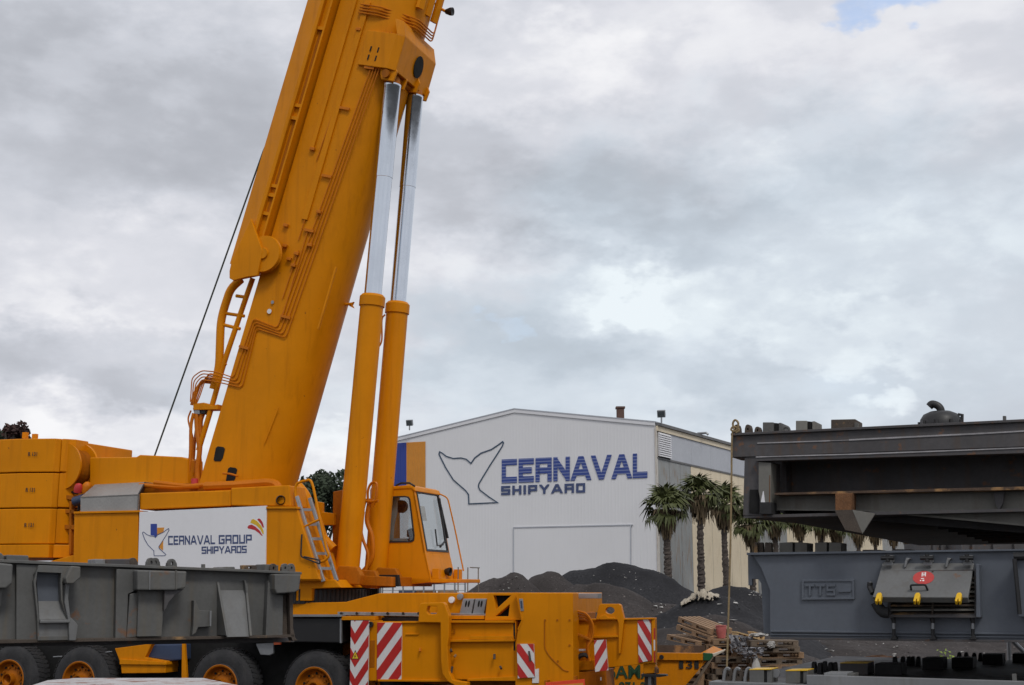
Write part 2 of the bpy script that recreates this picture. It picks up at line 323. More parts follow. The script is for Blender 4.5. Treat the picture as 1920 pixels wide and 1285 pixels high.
def text_quads(txt, th=.2, gap=.30):
    x = 0; out = []; s = 1 - th
    for ch in txt:
        wd_, st = FONT[ch]; wd_ *= .95
        for si, p in enumerate(st):
            cl_ = len(p) > 2 and p[0] == p[-1]
            for f in ribbon([(x + th / 2 + q[0] * wd_, th / 2 + q[1] * s) for q in (p[:-1] if cl_ else p)], th, cl_):
                f = [(q.x, q.y) for q in f]; e = .0 if ch not in 'AV' else .06
                for k in ((0, 1, 1), (0, -1, 0), (1, 0, x + wd_ + th + e), (-1, 0, -(x - e))):
                    f = clip(f, *k)
                    if len(f) < 3: break
                if len(f) >= 3: out.append((si, f))
        x += wd_ + th + gap * .55
    x -= gap * .55
    return [(si, [(q[0] / x, q[1]) for q in f]) for si, f in out]
def lay_text(mb, txt, pl, quad, thick, th=.2, gap=.3):   # quad = bl, br, tr, tl in photo pixels on plane pl
    bl, br, tr, tl = [V(q) for q in quad]
    for si, f in text_quads(txt, th, gap):
        pp = []; pk = pl.off(si * thick * .12)
        for x, y in f:
            q = (bl * (1 - x) + br * x) * (1 - y) + (tl * (1 - x) + tr * x) * y; pp.append(pk.hit(q.x, q.y))
        mb.prism(pp, -pl.n * thick)
def font_mesh(mb, txt, o, xd, zd, h, thick, nrm, width=None, bold=.022):   # Blender's own font
    cu = bpy.data.curves.new('lettering', 'FONT'); cu.body = txt; cu.size = 1; cu.offset = bold; ob = bpy.data.objects.new('lettering', cu); C.objects.link(ob)
    bpy.context.view_layer.update(); me = ob.to_mesh(); xs = [v.co.x for v in me.vertices]; ys = [v.co.y for v in me.vertices]
    sx = (width / (max(xs) - min(xs))) if width else h / (max(ys) - min(ys)); sy = h / (max(ys) - min(ys))
    t_ = bmesh.new(); t_.from_mesh(me); vs = {}
    f2 = []
    for f in t_.faces: f2.append([v.index for v in f.verts])
    co = [V(o) + V(xd) * ((v.co.x - min(xs)) * sx) + V(zd) * ((v.co.y - min(ys)) * sy) + V(nrm) * thick for v in me.vertices]
    nv = [mb.b.verts.new(c) for c in co]
    for f in f2:
        try: mb.b.faces.new([nv[i] for i in f])
        except ValueError: pass
    t_.free(); ob.to_mesh_clear(); bpy.data.objects.remove(ob); bpy.data.curves.remove(cu)
def clip(poly, a, b, c):            # keep the side a*x + b*y <= c
    out = []
    for i in range(len(poly)):
        p, q = poly[i], poly[(i + 1) % len(poly)]; dp = a * p[0] + b * p[1] - c; dq = a * q[0] + b * q[1] - c
        if dp <= 0: out.append(p)
        if dp * dq < 0: t = dp / (dp - dq); out.append((p[0] + (q[0] - p[0]) * t, p[1] + (q[1] - p[1]) * t))
    return out
def px(zx, zy, sc_, x, y): return (zx + x / sc_, zy + y / sc_)
def ell(cx, cy, rx, ry, n=20, rot=0): return [(cx + rx * math.cos(a) * math.cos(rot) - ry * math.sin(a) * math.sin(rot), cy + rx * math.cos(a) * math.sin(rot) + ry * math.sin(a) * math.cos(rot)) for a in (i * 2 * math.pi / n for i in range(n))]
def poly(mb, pl, pts, depth, holes=()): return mb.prism([pl.hit(*p) for p in pts], -pl.n * depth, [[pl.hit(*p) for p in h] for h in holes])
def part(name, m, parent, pl, pts, depth, bevel=0., holes=(), smooth=False):
    b = MB(); poly(b, pl, pts, depth, holes); return b.build(name, m, parent, smooth, bevel)

# ------------------------------------------------------------------ ground
b = MB(); b.face([(-6000, -3000, 0), (6000, -3000, 0), (6000, 9000, 0), (-6000, 9000, 0)])
tag(b.build('ground', 'ground'), kind='structure')

# ------------------------------------------------------------------ warehouse
CORN = P(1233, 1000, 128); CORN.z = 0
GD = V((-.873, .487, 0)).normalized(); SD = V((.487, .873, 0)).normalized()      # along the gable (to the left), along the side wall (away)
GN = -SD; WN = -GD
gp = Plane(CORN, GN); wp = Plane(CORN, WN)
wh = thing('warehouse', CORN, 'white gabled shipyard shed with a whale tail sign, behind the dark heaps', 'warehouse')
GW = 2 * (gp.hit(965, 765) - CORN).dot(GD); EV = gp.hit(1233, 792).z; AP = gp.hit(965, 768).z; LEN = 130.
def roofz(s): return EV + (AP - EV) * (1 - abs(s - GW / 2) / (GW / 2))
b = MB(); s = 0.; k = 0; prev = None
prof = []
while s < GW - .01:                                   # ribbed sheet: real trapezoid corrugation
    for ds, dp in ((0, 0), (.24, 0), (.26, .006), (.32, .006)): prof.append((min(s + ds, GW), dp))
    s += .38
prof.append((GW, 0))
cut = [i for i in range(len(prof))]
bot = [b.b.verts.new(CORN + GD * q + GN * d) for q, d in prof]; top = [b.b.verts.new(CORN + GD * q + GN * d + V((0, 0, roofz(q) - .02))) for q, d in prof]
for i in range(len(prof) - 1): b.b.faces.new((bot[i], bot[i + 1], top[i + 1], top[i]))
b.build('gable_wall', 'sheet', wh)
b = MB(); b.prism([CORN - GN * .25 + GD * .1, CORN - GN * .25 + GD * (GW - .1), CORN - GN * .25 + GD * (GW - .1) + V((0, 0, EV - .3)), CORN - GN * .25 + GD * GW / 2 + V((0, 0, AP - .3)), CORN - GN * .25 + GD * .1 + V((0, 0, EV - .3))], SD * (LEN - .3))
b.build('inner_shell', 'greyc', wh)
gpo = gp.off(.06)
dr_ = part('sliding_door', 'sheet', wh, gpo, [(963, 990), (1182, 985), (1182, 1145), (963, 1140)], .05)
b = MB()
for q in ([(962, 988.4), (1186, 983.4), (1186, 985.4), (962, 990.4)], [(962, 990.4), (963.4, 990.3), (963.4, 1140), (962, 1140)], [(1181.6, 985.6), (1183, 985.5), (1183, 1145), (1181.6, 1145)]): poly(b, gp.off(.12), q, .10)
b.build('door_frame', 'band', wh)
# painted panels of the sign
part('blue_panel', 'cobalt', wh, gp.off(.07), [(729, 831.8), (762, 830), (762, 915), (729, 914)], .025)
part('orange_panel', 'orange', wh, gp.off(.07), [(762, 830), (797.5, 828), (797.5, 917), (762, 915)], .022)
for u0, u1, nm in ((729, 762, 'cobalt'), (762, 797, 'orange')):
    b = MB(); u = u0 + 2.5
    while u < u1 - 1: k = (u - 729) / 68; poly(b, gp.off(.10), [(u, 833 - 4 * k), (u + 1.1, 833 - 4 * k), (u + 1.1, 912), (u, 912)], .03); u += 4.6
    b.build('panel_rib', nm, wh)
tail = [px(720, 750, 3.472, *q) for q in ((357, 352), (362, 338), (378, 346), (405, 368), (450, 381), (500, 378), (535, 386), (565, 414), (590, 378), (630, 347), (700, 322), (750, 288), (772, 271), (777, 280), (770, 300), (735, 356), (690, 425), (640, 507), (616, 548), (614, 566), (625, 588), (680, 630), (738, 668), (640, 673), (552, 677), (549, 615), (530, 590), (450, 520), (400, 440), (370, 380))]
b = MB()
for f in ribbon(tail, 2.1, True): poly(b, gp.off(.07), [(q.x, q.y) for q in f], .025)
b.build('whale_tail_outline', 'teal_line', wh)
b = MB(); lay_text(b, 'CERNAVAL', gp.off(.075), [px(720, 750, 3.472, *q) for q in ((766, 543), (1714, 507), (1714, 346), (766, 388))], .03, .255, .2)
b.build('sign_lettering', 'blue_ink', wh)
b = MB(); lay_text(b, 'SHIPYARD', gp.off(.075), [px(720, 750, 3.472, *q) for q in ((762, 620), (1309, 603), (1309, 541), (762, 561))], .03, .25, .42)
b.build('sign_lettering', 'grey_ink', wh)
# trims, roof
for a, z0, c, z1 in ((0, EV, GW / 2, AP), (GW / 2, AP, GW, EV)):
    b = MB(); o = CORN + GN * .12; b.prism([o + GD * a + V((0, 0, z0 - .34)), o + GD * c + V((0, 0, z1 - .34)), o + GD * c + V((0, 0, z1)), o + GD * a + V((0, 0, z0))], -GN * .10); b.build('barge_board', 'white', wh)
    b = MB(); o = CORN + GN * .15; b.prism([o + GD * a + V((0, 0, z0 + .002)), o + GD * c + V((0, 0, z1 + .002)), o + GD * c + V((0, 0, z1 + .12)), o + GD * a + V((0, 0, z0 + .12))], SD * (LEN + .3)); b.build('roof_slope', 'band', wh)
b = MB(); o = CORN + GN * .10 + WN * .12; b.box(o, -WN * .2, -GN * .3, V((0, 0, EV - .5))); b.build('corner_trim', 'trim', wh)
# side wall
zb = wp.hit(1236, 858).z; zf = wp.hit(1240, 811).z
me = None
for i in range(43):
    sdist = .3 + i * 3.0; c0 = CORN + SD * (sdist + 1.5); r_ = c0 - EYE; u = 960 + FPX * r_.x / (r_.y * math.cos(PITCH) + r_.z * math.sin(PITCH))
    grey = u < 1306 or 1424 < u < 1476 or 1588 < u < 1612 or u > 1660
    key = 'greyc' if grey else 'cream'
    if i == 0 or key not in me:
        me = me or {}; b = MB()
        pr = []
        for j in range(8): pr += [(j * .37, 0), (j * .37 + .25, 0), (j * .37 + .28, .03), (j * .37 + .34, .03)]
        pr = [q for q in pr if q[0] < 2.88] + [(2.90, 0)]
        lo = [b.b.verts.new(SD * q[0] + WN * (q[1] + .05)) for q in pr]; hi = [b.b.verts.new(v.co + V((0, 0, zb))) for v in lo]
        for j in range(len(pr) - 1): b.b.faces.new((lo[j], lo[j + 1], hi[j + 1], hi[j]))
        o = b.build('wall_panel', key, wh, local=True); me[key] = o
    else: o = dup(me[key], wh)
    o.location = SD * sdist
for i in range(22):
    a = 3.6 + i * 5.8; b = MB(); o = CORN + SD * a + WN * .12; b.box(o, SD * min(5.78, LEN - a), -WN * .1, V((0, 0, zf - zb))); ob = b.build('cladding_band', 'band', wh); ob.location.z += zb
b = MB(); o = CORN + WN * .14 + V((0, 0, zb - .18)); b.box(o, SD * LEN, -WN * .12, V((0, 0, .16))); b.build('drip_strip', 'roof', wh)
b = MB(); o = CORN + WN * .25 + V((0, 0, zf)); b.box(o, SD * LEN, -WN * .2, V((0, 0, EV - zf - .35))); b.build('fascia', 'cream', wh)
b = MB(); o = CORN + WN * .45 + V((0, 0, EV - .33)); b.box(o, SD * LEN, -WN * .5, V((0, 0, .28))); b.build('gutter', 'roof', wh)
b = MB(); o = CORN + WN * .10 + SD * .25 + V((0, 0, zb)); b.box(o, SD * 3.2, -WN * .08, V((0, 0, zf - zb))); lv = b.build('louvre', 'hole', wh)
for i in range(11):
    z = zb + .1 + i * (zf - zb - .2) / 11; b = MB(); o = CORN + WN * .12 + SD * .3
    b.prism([o + V((0, 0, z)), o + WN * .22 + V((0, 0, z - .02)), o + WN * .22 + V((0, 0, z + .06)), o + V((0, 0, z + .26))], SD * 3.1); b.build('louvre_slat', 'white', lv)
def flood(u, v, y, size, nm='floodlight', left=True):
    b = MB(); c = P(u, v, y); k = size
    f = V((-.25, -.92, -.3)).normalized(); r_ = V((1, -.25, 0)).normalized(); uu = r_.cross(-f).normalized() * -1
    if uu.z < 0: uu = -uu
    b.box(c - r_ * k - uu * k * .9 - f * k * .5, r_ * 2 * k, uu * 1.8 * k, f * k); b.tube([c - V((0, 0, k * .9)), c - V((0, 0, k * 2.3))], k * .22)
    o = b.build(nm, 'steel', wh, bevel=.05); b = MB(); b.box(c - r_ * k * .8 - uu * k * .7 + f * (k * .5 + .02), r_ * 1.6 * k, uu * 1.4 * k, f * .03); b.build('lens', 'glass', o)
flood(768, 793, 141, .36); flood(1240, 776, 127.5, .40)
b = MB(); c = P(1163, 772, 132); b.cube(c.x - .38, c.x + .38, c.y - .38, c.y + .38, c.z - .9, c.z + .28); b.cube(c.x - .48, c.x + .48, c.y - .48, c.y + .48, c.z + .28, c.z + .5); b.build('roof_vent', 'brown', wh, bevel=.04)
b = MB(); c = wp.hit(1308, 813); b.tube([c, c + WN * 1.0, c + WN * 1.2 - V((0, 0, .2))], .13); b.build('wall_lamp', 'steel', wh)

# ------------------------------------------------------------------ palms along the shed's side wall
def frond_mesh(name, m, seed, L_=1.65, droop=.55, nseg=13):
    r_ = random.Random(seed); b = MB(); pet = L_ * .46
    b.tube([(0, 0, 0), (pet * .5, 0, .05), (pet, 0, 0)], .025, 4)
    for k in range(nseg):
        a = R(-82 + 164 * k / (nseg - 1) + r_.uniform(-7, 7)); ln = (L_ - pet) * (1.15 - .35 * abs(a) / R(100)) * r_.uniform(.85, 1.1)
        d = V((math.cos(a), math.sin(a), 0)); sd_ = V((-d.y, d.x, 0)) * .085
        p0 = V((pet, 0, 0)); p1 = p0 + d * ln * .6 + V((0, 0, .10 - abs(a) * .03)); p2 = p0 + d * ln * .95 + V((0, 0, -droop * ln * r_.uniform(.4, 1.2)))
        b.face([p0, p1 - sd_, p2, p1 + sd_])
    o = b.build(name, m, local=True); return o
fr = [frond_mesh('frond', 'frond', i) for i in range(3)]; frd = frond_mesh('frond', 'dead', 7, 1.5, .9, 9)
PALMS = [  # u, crown v, trunk radius, label
    (1253, 957, .26, 'leftmost fan palm, in front of the white shed corner'), (1310, 932, .25, 'tallest fan palm, in front of the grey wall panels'),
    (1360, 950, .24, 'fan palm right behind the hanging rope'), (1405, 985, .23, 'fan palm peeping out under the left end of the upper hatch cover'),
    (1449, 985, .24, 'fan palm under the dark overhang in front of the weathered grey strip of wall'), (1496, 985, .23, 'fan palm just left of the rusty bracket, in front of cream wall'),
    (1537, 990, .24, 'fan palm below the left edge of the rusty bracket'), (1570, 1000, .25, 'broad palm skirt directly below the tip of the rusty bracket'),
    (1611, 1003, .24, 'first fan palm to the right of the rusty bracket'), (1641, 1004, .23, 'second fan palm to the right of the rusty bracket'),
    (1671, 1006, .23, 'third fan palm to the right of the rusty bracket'), (1700, 1008, .23, 'rightmost fan palm, last before the dark gap')]
dead_me = None
for pi_, (u, v, tr, lab) in enumerate(PALMS):
    v -= 13 if pi_ > 3 else 0
    t_ = (u - 960) / FPX; y = 48.6 / (.556 - t_); c = P(u, v, y); base = V((c.x, c.y, 0)); h = c.z
    r_ = random.Random(100 + pi_)
    pm = thing('palm_tree', base, lab, 'palm tree', 'fan palms along the shed wall')
    b = MB(); lean = V((r_.uniform(-.25, .25), r_.uniform(-.2, .2), 0)); rings = []
    n = 70
    for i in range(n + 1):
        q = i / n; p = lean * math.sin(q * 2.2) + V((0, 0, h * q)); rad = tr * 1.12 * (1.25 - .35 * q + (.5 * (1 - q) ** 8)) * (1 + r_.uniform(-.09, .12))
        rings.append([p + V((math.cos(a), math.sin(a), 0)) * rad * (1 + r_.uniform(-.16, .16)) for a in (k * math.pi / 5 for k in range(10))])
    b.loft(rings); b.build('trunk', 'trunk', pm, local=True)
    topo = lean * math.sin(2.2) + V((0, 0, h))
    b = MB()                                             # skirt of hanging dead fronds
    for k in range(190):
        a = r_.uniform(0, 6.283); z0 = r_.uniform(-1.1, .2); ln = r_.uniform(.8, 1.7); out = r_.uniform(.35, 1.05) * (1.0 + z0 * .35)
        d = V((math.cos(a), math.sin(a), 0)); s_ = V((-d.y, d.x, 0)) * r_.uniform(.06, .13)
        p0 = topo + V((0, 0, z0)) + d * .15; p1 = p0 + d * out * .9 - V((0, 0, ln * .25)); p2 = p0 + d * out * .8 - V((0, 0, ln))
        b.face([p0, p1 - s_, p2 - s_ * .4, p2 + s_ * .6, p1 + s_])
    b.build('dead_skirt', 'dead', pm, local=True)
    nf = r_.randint(40, 50)
    for k in range(nf):
        a = k * 2.39996 + r_.uniform(-.3, .3); e = R(80 - 118 * (k / nf) + r_.uniform(-14, 14)); o = dup(frd if k > nf * .72 and r_.random() < .5 else fr[k % 3], pm)
        o.location = topo + V((math.cos(a) * .1, math.sin(a) * .1, .1 + .1 * math.sin(e))); o.rotation_euler = (r_.uniform(-.3, .3), -e, a); o.scale = (r_.uniform(1.05, 1.55),) * 3
for o in fr + [frd]: bpy.data.objects.remove(o)

# ------------------------------------------------------------------ heaps of black grit
def heap(name, m, cones, label, seed, cell=.18, rough=.15, extra=None):
    """cones: (u, v, Y, radius_x, radius_y) - a peak seen at u, v"""
    cs = []
    for u, v, y, rx, ry in cones: p = P(u, v, y); cs.append((p.x, p.y, p.z, rx, ry))
    x0 = min(c[0] - c[3] for c in cs); x1 = max(c[0] + c[3] for c in cs); y0 = min(c[1] - c[4] for c in cs); y1 = max(c[1] + c[4] for c in cs)
    nx = int((x1 - x0) / cell) + 1; ny = int((y1 - y0) / cell) + 1; b = bmesh.new(); g = []
    def hz(x, y):
        acc = 0
        for cx, cy, h, rx, ry in cs:
            d = math.hypot((x - cx) / rx, (y - cy) / ry)
            d += .07 * noise.noise(V((x * .35, y * .35, seed)))
            z = h * ((1 - d) + .10 - .10 * math.sqrt(1 + (d / .10) ** 2) * 0) if False else h * (1.06 - math.sqrt(d * d + .0036 * 6.0) * 1.06 + .02)
            acc = max(acc, z) if acc - z > .25 or z - acc > .25 else max(acc, z) + (.25 - abs(acc - z)) ** 2
        acc += rough * (noise.fractal(V((x * .9, y * .9, seed)), 1.0, 2.1, 5) + .4 * noise.noise(V((x * 5, y * 5, seed + 3))) * .5)
        return acc
    for j in range(ny):
        row = []
        for i in range(nx):
            x = x0 + i * cell; y = y0 + j * cell; row.append(b.verts.new((x, y, max(-.15, hz(x, y) if 0 < i < nx - 1 and 0 < j < ny - 1 else -.15))))
        g.append(row)
    for j in range(ny - 1):
        for i in range(nx - 1):
            q = (g[j][i], g[j][i + 1], g[j + 1][i + 1], g[j + 1][i])
            if max(v.co.z for v in q) > -.14: b.faces.new(q)
    for v in [v for v in b.verts if not v.link_faces]: b.verts.remove(v)
    o = MB(); o.b.free(); o.b = b; o = o.build(name, m)
    for p in o.data.polygons: p.use_smooth = True
    c = V((cs[0][0], cs[0][1], 0))
    for v in o.data.vertices: v.co -= c
    o.location = c; tag(o, label, 'heap', 'heaps of black grit'); return o
H = {}
H['main'] = heap('grit_heap', 'coal', [(1150, 1046, 64, 7.2, 6.5), (1190, 1052, 64, 6.2, 6.0), (1098, 1058, 64, 5.5, 6)], 'tallest broad black heap in the middle, in front of the white shed door', 1.3)
H['small'] = heap('grit_heap', 'coal_b', [(1028, 1059, 60, 4.2, 4)], 'small brownish peak between the leftmost heap and the tallest one', 2.1)
H['left'] = heap('grit_heap', 'coal_b', [(963, 1065, 56, 3.6, 4), (928, 1071, 56, 4.2, 4)], 'leftmost brownish heap, rising just right of the crane cab', 3.7)
H['front'] = heap('grit_heap', 'coal_b', [(1120, 1079, 50, 4.8, 4.5), (1085, 1086, 50, 4.6, 4.5)], 'rounded heap in front of the tallest one, above the crane deck', 4.4)
H['right'] = heap('grit_heap', 'coal', [(1365, 1086, 58, 5.4, 5), (1395, 1098, 58, 5, 5)], 'peaked heap at the foot of the palms, behind the rope', 5.2)
H['ridge'] = heap('grit_heap', 'coal_b', [(1215, 1128, 50, 5.2, 4), (1255, 1124, 50, 5.5, 4)], 'low littered ridge right of the crane, left of the cream tarpaulin', 6.6)
H['mid'] = heap('grit_heap', 'coal', [(1318, 1113, 45, 4.8, 4.5), (1350, 1121, 45, 4.6, 4.5)], 'dark smooth heap with the cream tarpaulin on its crest', 7.9)
H['low'] = heap('grit_heap', 'coal_b', [(1350, 1146, 39, 3.6, 3), (1310, 1152, 39, 3.4, 3), (1245, 1170, 40, 3.6, 3)], 'littered grey heap directly behind the pallets', 8.5)
H['long'] = heap('grit_heap', 'coal_b', [(1560, 1192, 48, 7, 4), (1660, 1188, 50, 7, 4), (1800, 1190, 52, 8, 4), (1480, 1196, 46, 6, 4), (1930, 1192, 52, 8, 4)], 'long low bank of dirt under the blue grey hatch cover', 9.1)
# litter lying on the heaps
deps = bpy.context.evaluated_depsgraph_get()
bpy.context.view_layer.update()
from mathutils.bvhtree import BVHTree
TREES = {k: (BVHTree.FromObject(o, bpy.context.evaluated_depsgraph_get()), o.location) for k, o in H.items()}
def drop(k, u, v):
    t, l = TREES[k]; d = ray(u, v).normalized(); r_ = t.ray_cast(EYE - l, d); return (r_[0] + l) if r_[0] else None
def litter(name, m, areas, n, seed, smin, smax):
    r_ = random.Random(seed); b = MB()
    for _ in range(n):
        k, u, v, ru, rv = r_.choice(areas); p = drop(k, u + r_.gauss(0, ru), v + r_.gauss(0, rv))
        if p is None: continue
        q = r_.uniform(smin, smax); vs = [p + V((r_.gauss(0, q), r_.gauss(0, q), abs(r_.gauss(.02, q * .5)))) for _ in range(5)]
        try: bmesh.ops.convex_hull(b.b, input=[b.b.verts.new(x) for x in vs])
        except Exception: pass
    return tag(b.build(name, m), 'pale scraps of litter strewn over the black heaps', 'litter', kind='stuff')
litter('litter', 'litter', [('ridge', 1255, 1125, 22, 12), ('ridge', 1225, 1140, 25, 14), ('low', 1345, 1152, 32, 7), ('low', 1290, 1172, 35, 12), ('left', 965, 1090, 30, 14), ('main', 1160, 1080, 40, 18), ('long', 1600, 1225, 70, 14), ('long', 1750, 1225, 70, 12), ('mid', 1390, 1130, 20, 8), ('long', 1520, 1225, 20, 14), ('right', 1420, 1112, 10, 5)], 230, 5, .02, .06)
q_ = random.Random(5); b = MB()                                              # cream tarpaulin, crumpled over the crest
G_ = []
for j in range(13):
    row = []
    for i in range(34):
        u = 1276 + i * 2.15; v = 1112 + j * 1.1 + max(0, (1296 - u)) * .42 + max(0, u - 1336) * .10
        p = drop('mid', u, v + 6)
        if p is None: p = drop('mid', u, v + 14)
        if p is None: p = P(u, v + 8, 45)
        e = 1 - abs(i - 17) / 19; k = .22 * e * (noise.noise(V((i * .33, j * .5, 2))) + .55 + .5 * noise.noise(V((i * .9, j * 1.1, 5)))) * (1 if 8 < i < 25 else .6)
        row.append(b.b.verts.new(p + V((0, -.15, .05 + max(0, k)))))
    G_.append(row)
for j in range(12):
    for i in range(33):
        if (j > 7 and noise.noise(V((i * .4, j * .3, 9))) > .0) or (i > 27 and j > 4): continue
        b.b.faces.new((G_[j][i], G_[j][i + 1], G_[j + 1][i + 1], G_[j + 1][i]))
o = b.build('tarpaulin', 'tarp', None, True); o.modifiers.new('thick', 'SOLIDIFY').thickness = .03
tag(o, 'crumpled cream tarpaulin lying on a dark heap below the palms', 'tarpaulin')

# ------------------------------------------------------------------ trees behind the crane
def crown_tree(name, u, v, y, rx, rz, label, m, seed, n=2600):
    r_ = random.Random(seed); c = P(u, v, y); t_ = thing(name, (c.x, c.y, 0), label, 'tree')
    b = MB(); zt = c.z - rz * .5; b.tube([(0, 0, 0), (.1, 0, zt * .5), (0, 0, zt)], .3, 8, [.34, .26, .16])
    for k in range(5):
        a = k * 1.26; b.tube([(0, 0, zt * (.55 + .08 * k)), (math.cos(a) * rx * .35, math.sin(a) * rx * .35, zt * .9), (math.cos(a) * rx * .6, math.sin(a) * rx * .6, c.z)], .1, 6, [.12, .08, .03])
    b.build('trunk', 'bark', t_, local=True)
    b = MB(); lumps = [(V((r_.gauss(0, rx * .45), r_.gauss(0, rx * .4), c.z + r_.uniform(-.75, .6) * rz)), r_.uniform(.25, .5) * rx) for _ in range(16)]
    for _ in range(n):
        o, q = r_.choice(lumps); d = V((r_.gauss(0, 1), r_.gauss(0, 1), r_.gauss(0, 1))).normalized(); p = o + d * q * r_.uniform(.6, 1.08)
        s_ = .075 * r_.uniform(.6, 1.6) * (y / 45); e = V((r_.gauss(0, 1), r_.gauss(0, 1), r_.gauss(0, 1))).normalized(); f = e.orthogonal().normalized()
        b.face([p - e * s_, p + f * s_ * .6, p + e * s_, p - f * s_ * .6])
    b.build('crown', m, t_, local=True)
crown_tree('evergreen_tree', 604, 938, 75, 1.9, 1.9, 'dark evergreen tree behind the crane ladder, between boom and lift rams', 'leaf', 3, 5200)
crown_tree('small_tree', 27, 812, 48, .55, .32, 'dark reddish treetop showing over the counterweights', 'leaf_red', 4, 900)
crown_tree('small_tree', -4, 818, 50, .4, .26, 'dark bushy treetop at the left frame edge above the counterweights', 'leaf', 6, 700)
b = MB(); r_ = random.Random(9); c = P(1774, 1245, 40)                       # lime weed at the lower right
for _ in range(260):
    p = V((c.x + r_.gauss(0, .10), c.y + r_.gauss(0, .1), abs(r_.gauss(.1, .2)))); e = V((r_.gauss(0, 1), r_.gauss(0, 1), r_.gauss(0, 1))).normalized() * .045; f = e.orthogonal().normalized() * .03; b.face([p - e, p + f, p + e, p - f])
o = b.build('weed', 'leaf_lime'); tag(o, 'lime green weed growing behind the lowest hatch cover', 'plant')

# ------------------------------------------------------------------ mesh fence and hoarding seen under the cab
fo = P(717, 1110, 66); fo.z = 0; f1_ = P(872, 1110, 66); f1_.z = 0
fn = thing('mesh_fence', fo, 'thin grey mesh fence seen beneath the crane cab', 'fence')
for k in range(9):
    p = fo.lerp(f1_, k / 8); b = MB(); b.tube([p, p + V((0, 0, 2.75))], .045, 6); b.build('post', 'steel', fn)
b = MB()
for z in (.4, 1.4, 2.3, 2.62): b.tube([fo + V((0, .07, z)), f1_ + V((0, .07, z))], .022, 4)
b.build('wire_strand', 'steel', fn)
h0 = P(715, 1100, 78); b = MB(); b.cube(h0.x, h0.x + 5.2, 78, 78.3, 0, h0.z + .10); tag(b.build('hoarding', 'white'), 'white hoarding behind the mesh fence under the cab', 'hoarding')
for i, (u, wd_, m, lab) in enumerate(((765, 1.0, 'navy', 'blue bundle behind the mesh fence, left of the brown stacks'), (800, 1.1, 'rust', 'rusty brown stack behind the mesh fence, next to the blue bundle'), (840, 1.1, 'wood', 'pale brown stack behind the mesh fence, nearest to the heaps'))):
    p = P(u, 1104, 70); b = MB()
    for j in range(9): b.cube(p.x - wd_ / 2 + .06 * (j % 2), p.x + wd_ / 2 - .05 * (j % 3), 70, 71, j * .26, j * .26 + .24)
    tag(b.build('material_stack', m), lab, 'stack', 'stacks behind the mesh fence')
# ------------------------------------------------------------------ the mobile crane
YAW = R(20)
FA = V((math.cos(YAW), -math.sin(YAW), 0)); LA = V((-math.sin(YAW), -math.cos(YAW), 0)); ZA = V((0, 0, 1))
CO = V((-3.825, 25.5, 0))
def S(l): return Plane(CO + LA * l, LA)
def W(f, l, z): return CO + FA * f + LA * l + ZA * z
def loc(p): q = p - CO; return V((q.dot(FA), q.dot(LA), q.z))
crane = thing('mobile_crane', CO, 'large yellow mobile crane with its thick boom raised and two chrome lift rams', 'mobile crane')
def cp(name, m, l, pts, depth, bevel=.012, holes=(), parent=None, smooth=False):
    return part(name, m, parent or crane, S(l), pts, depth, bevel, holes, smooth)
def rod(name, m, pts, r, parent=None, n=8, smooth=True):
    b = MB(); b.tube(pts, r, n); return b.build(name, m, parent or crane, smooth)

# --- superstructure
cp('slewing_platform', 'yellow', 1.38, [(60, 1062), (140, 1062), (500, 1090), (602, 1090), (600, 1078), (600, 1068), (140, 1040)], 2.76)
cp('platform_nose', 'yellow_dirty', .35, [(560, 1074), (735, 1082), (735, 1100), (560, 1094)], 1.9)
eh = cp('engine_housing', 'yellow', 1.45, [(139, 963), (259, 961), (258, 1070), (137, 1070)], 2.9)
cp('panel_lip', 'yellow', 1.49, [(138, 959.5), (261, 957), (261, 961), (138, 963.5)], .3, .004)
cp('side_housing', 'yellow', 1.45, [(499.5, 953), (556, 953), (568, 992), (599, 1087), (498, 1087)], .9)
cp('side_housing', 'yellow', -.55, [(430, 953), (556, 953), (599, 1087), (430, 1087)], .9)
cp('panel_lip', 'yellow', 1.49, [(499, 950), (556, 950), (557, 954), (499, 954)], .25, .004)
cp('side_housing', 'yellow', 1.43, [(261, 960), (499, 951), (497.5, 1087), (258, 1075)], .8)
sg = cp('sign_board', 'white', 1.475, [(261.5, 960), (499.5, 948.5), (497.8, 1078), (258.2, 1076)], .04, .003)
gpl = S(1.479)
def sz(*q): return [px(240, 930, 6.857, *a) for a in q]
def decal(name, m, pts, up=0.): part(name, m, sg, S(1.478 + up), pts, .006)
decal('blue_block', 'cobalt', sz((290, 360), (372, 360), (372, 508), (353, 532), (335, 512), (290, 506)))
decal('orange_block', 'orange', sz((374, 410), (465, 406), (456, 464), (430, 474), (390, 488), (374, 500)))
decal('orange_block', 'orange', sz((452, 575), (450, 704), (398, 664), (410, 635)))
b = MB()
for f in ribbon(sz((184, 475), (196, 463), (212, 472), (240, 497), (290, 515), (332, 520), (353, 536), (382, 498), (450, 468), (505, 428), (522, 420), (526, 440), (490, 505), (430, 600), (394, 655), (404, 680), (485, 752), (472, 768), (335, 770), (330, 705), (255, 630), (212, 555)), .9, True): poly(b, S(1.482), [(q.x, q.y) for q in f], .006)
b.build('whale_tail_outline', 'grey_ink', sg)
b = MB(); lay_text(b, 'CERNAVAL', S(1.480), sz((516, 632), (1118, 620), (1118, 505), (516, 514)), .006, .19, .26)
lay_text(b, 'GROUP', S(1.480), sz((1166, 620), (1590, 611), (1590, 497), (1166, 504)), .006, .19, .26)
lay_text(b, 'SHIPYARDS', S(1.480), sz((946, 746), (1524, 733), (1524, 640), (946, 652)), .006, .20, .2)
b.build('sign_lettering', 'grey_ink', sg)
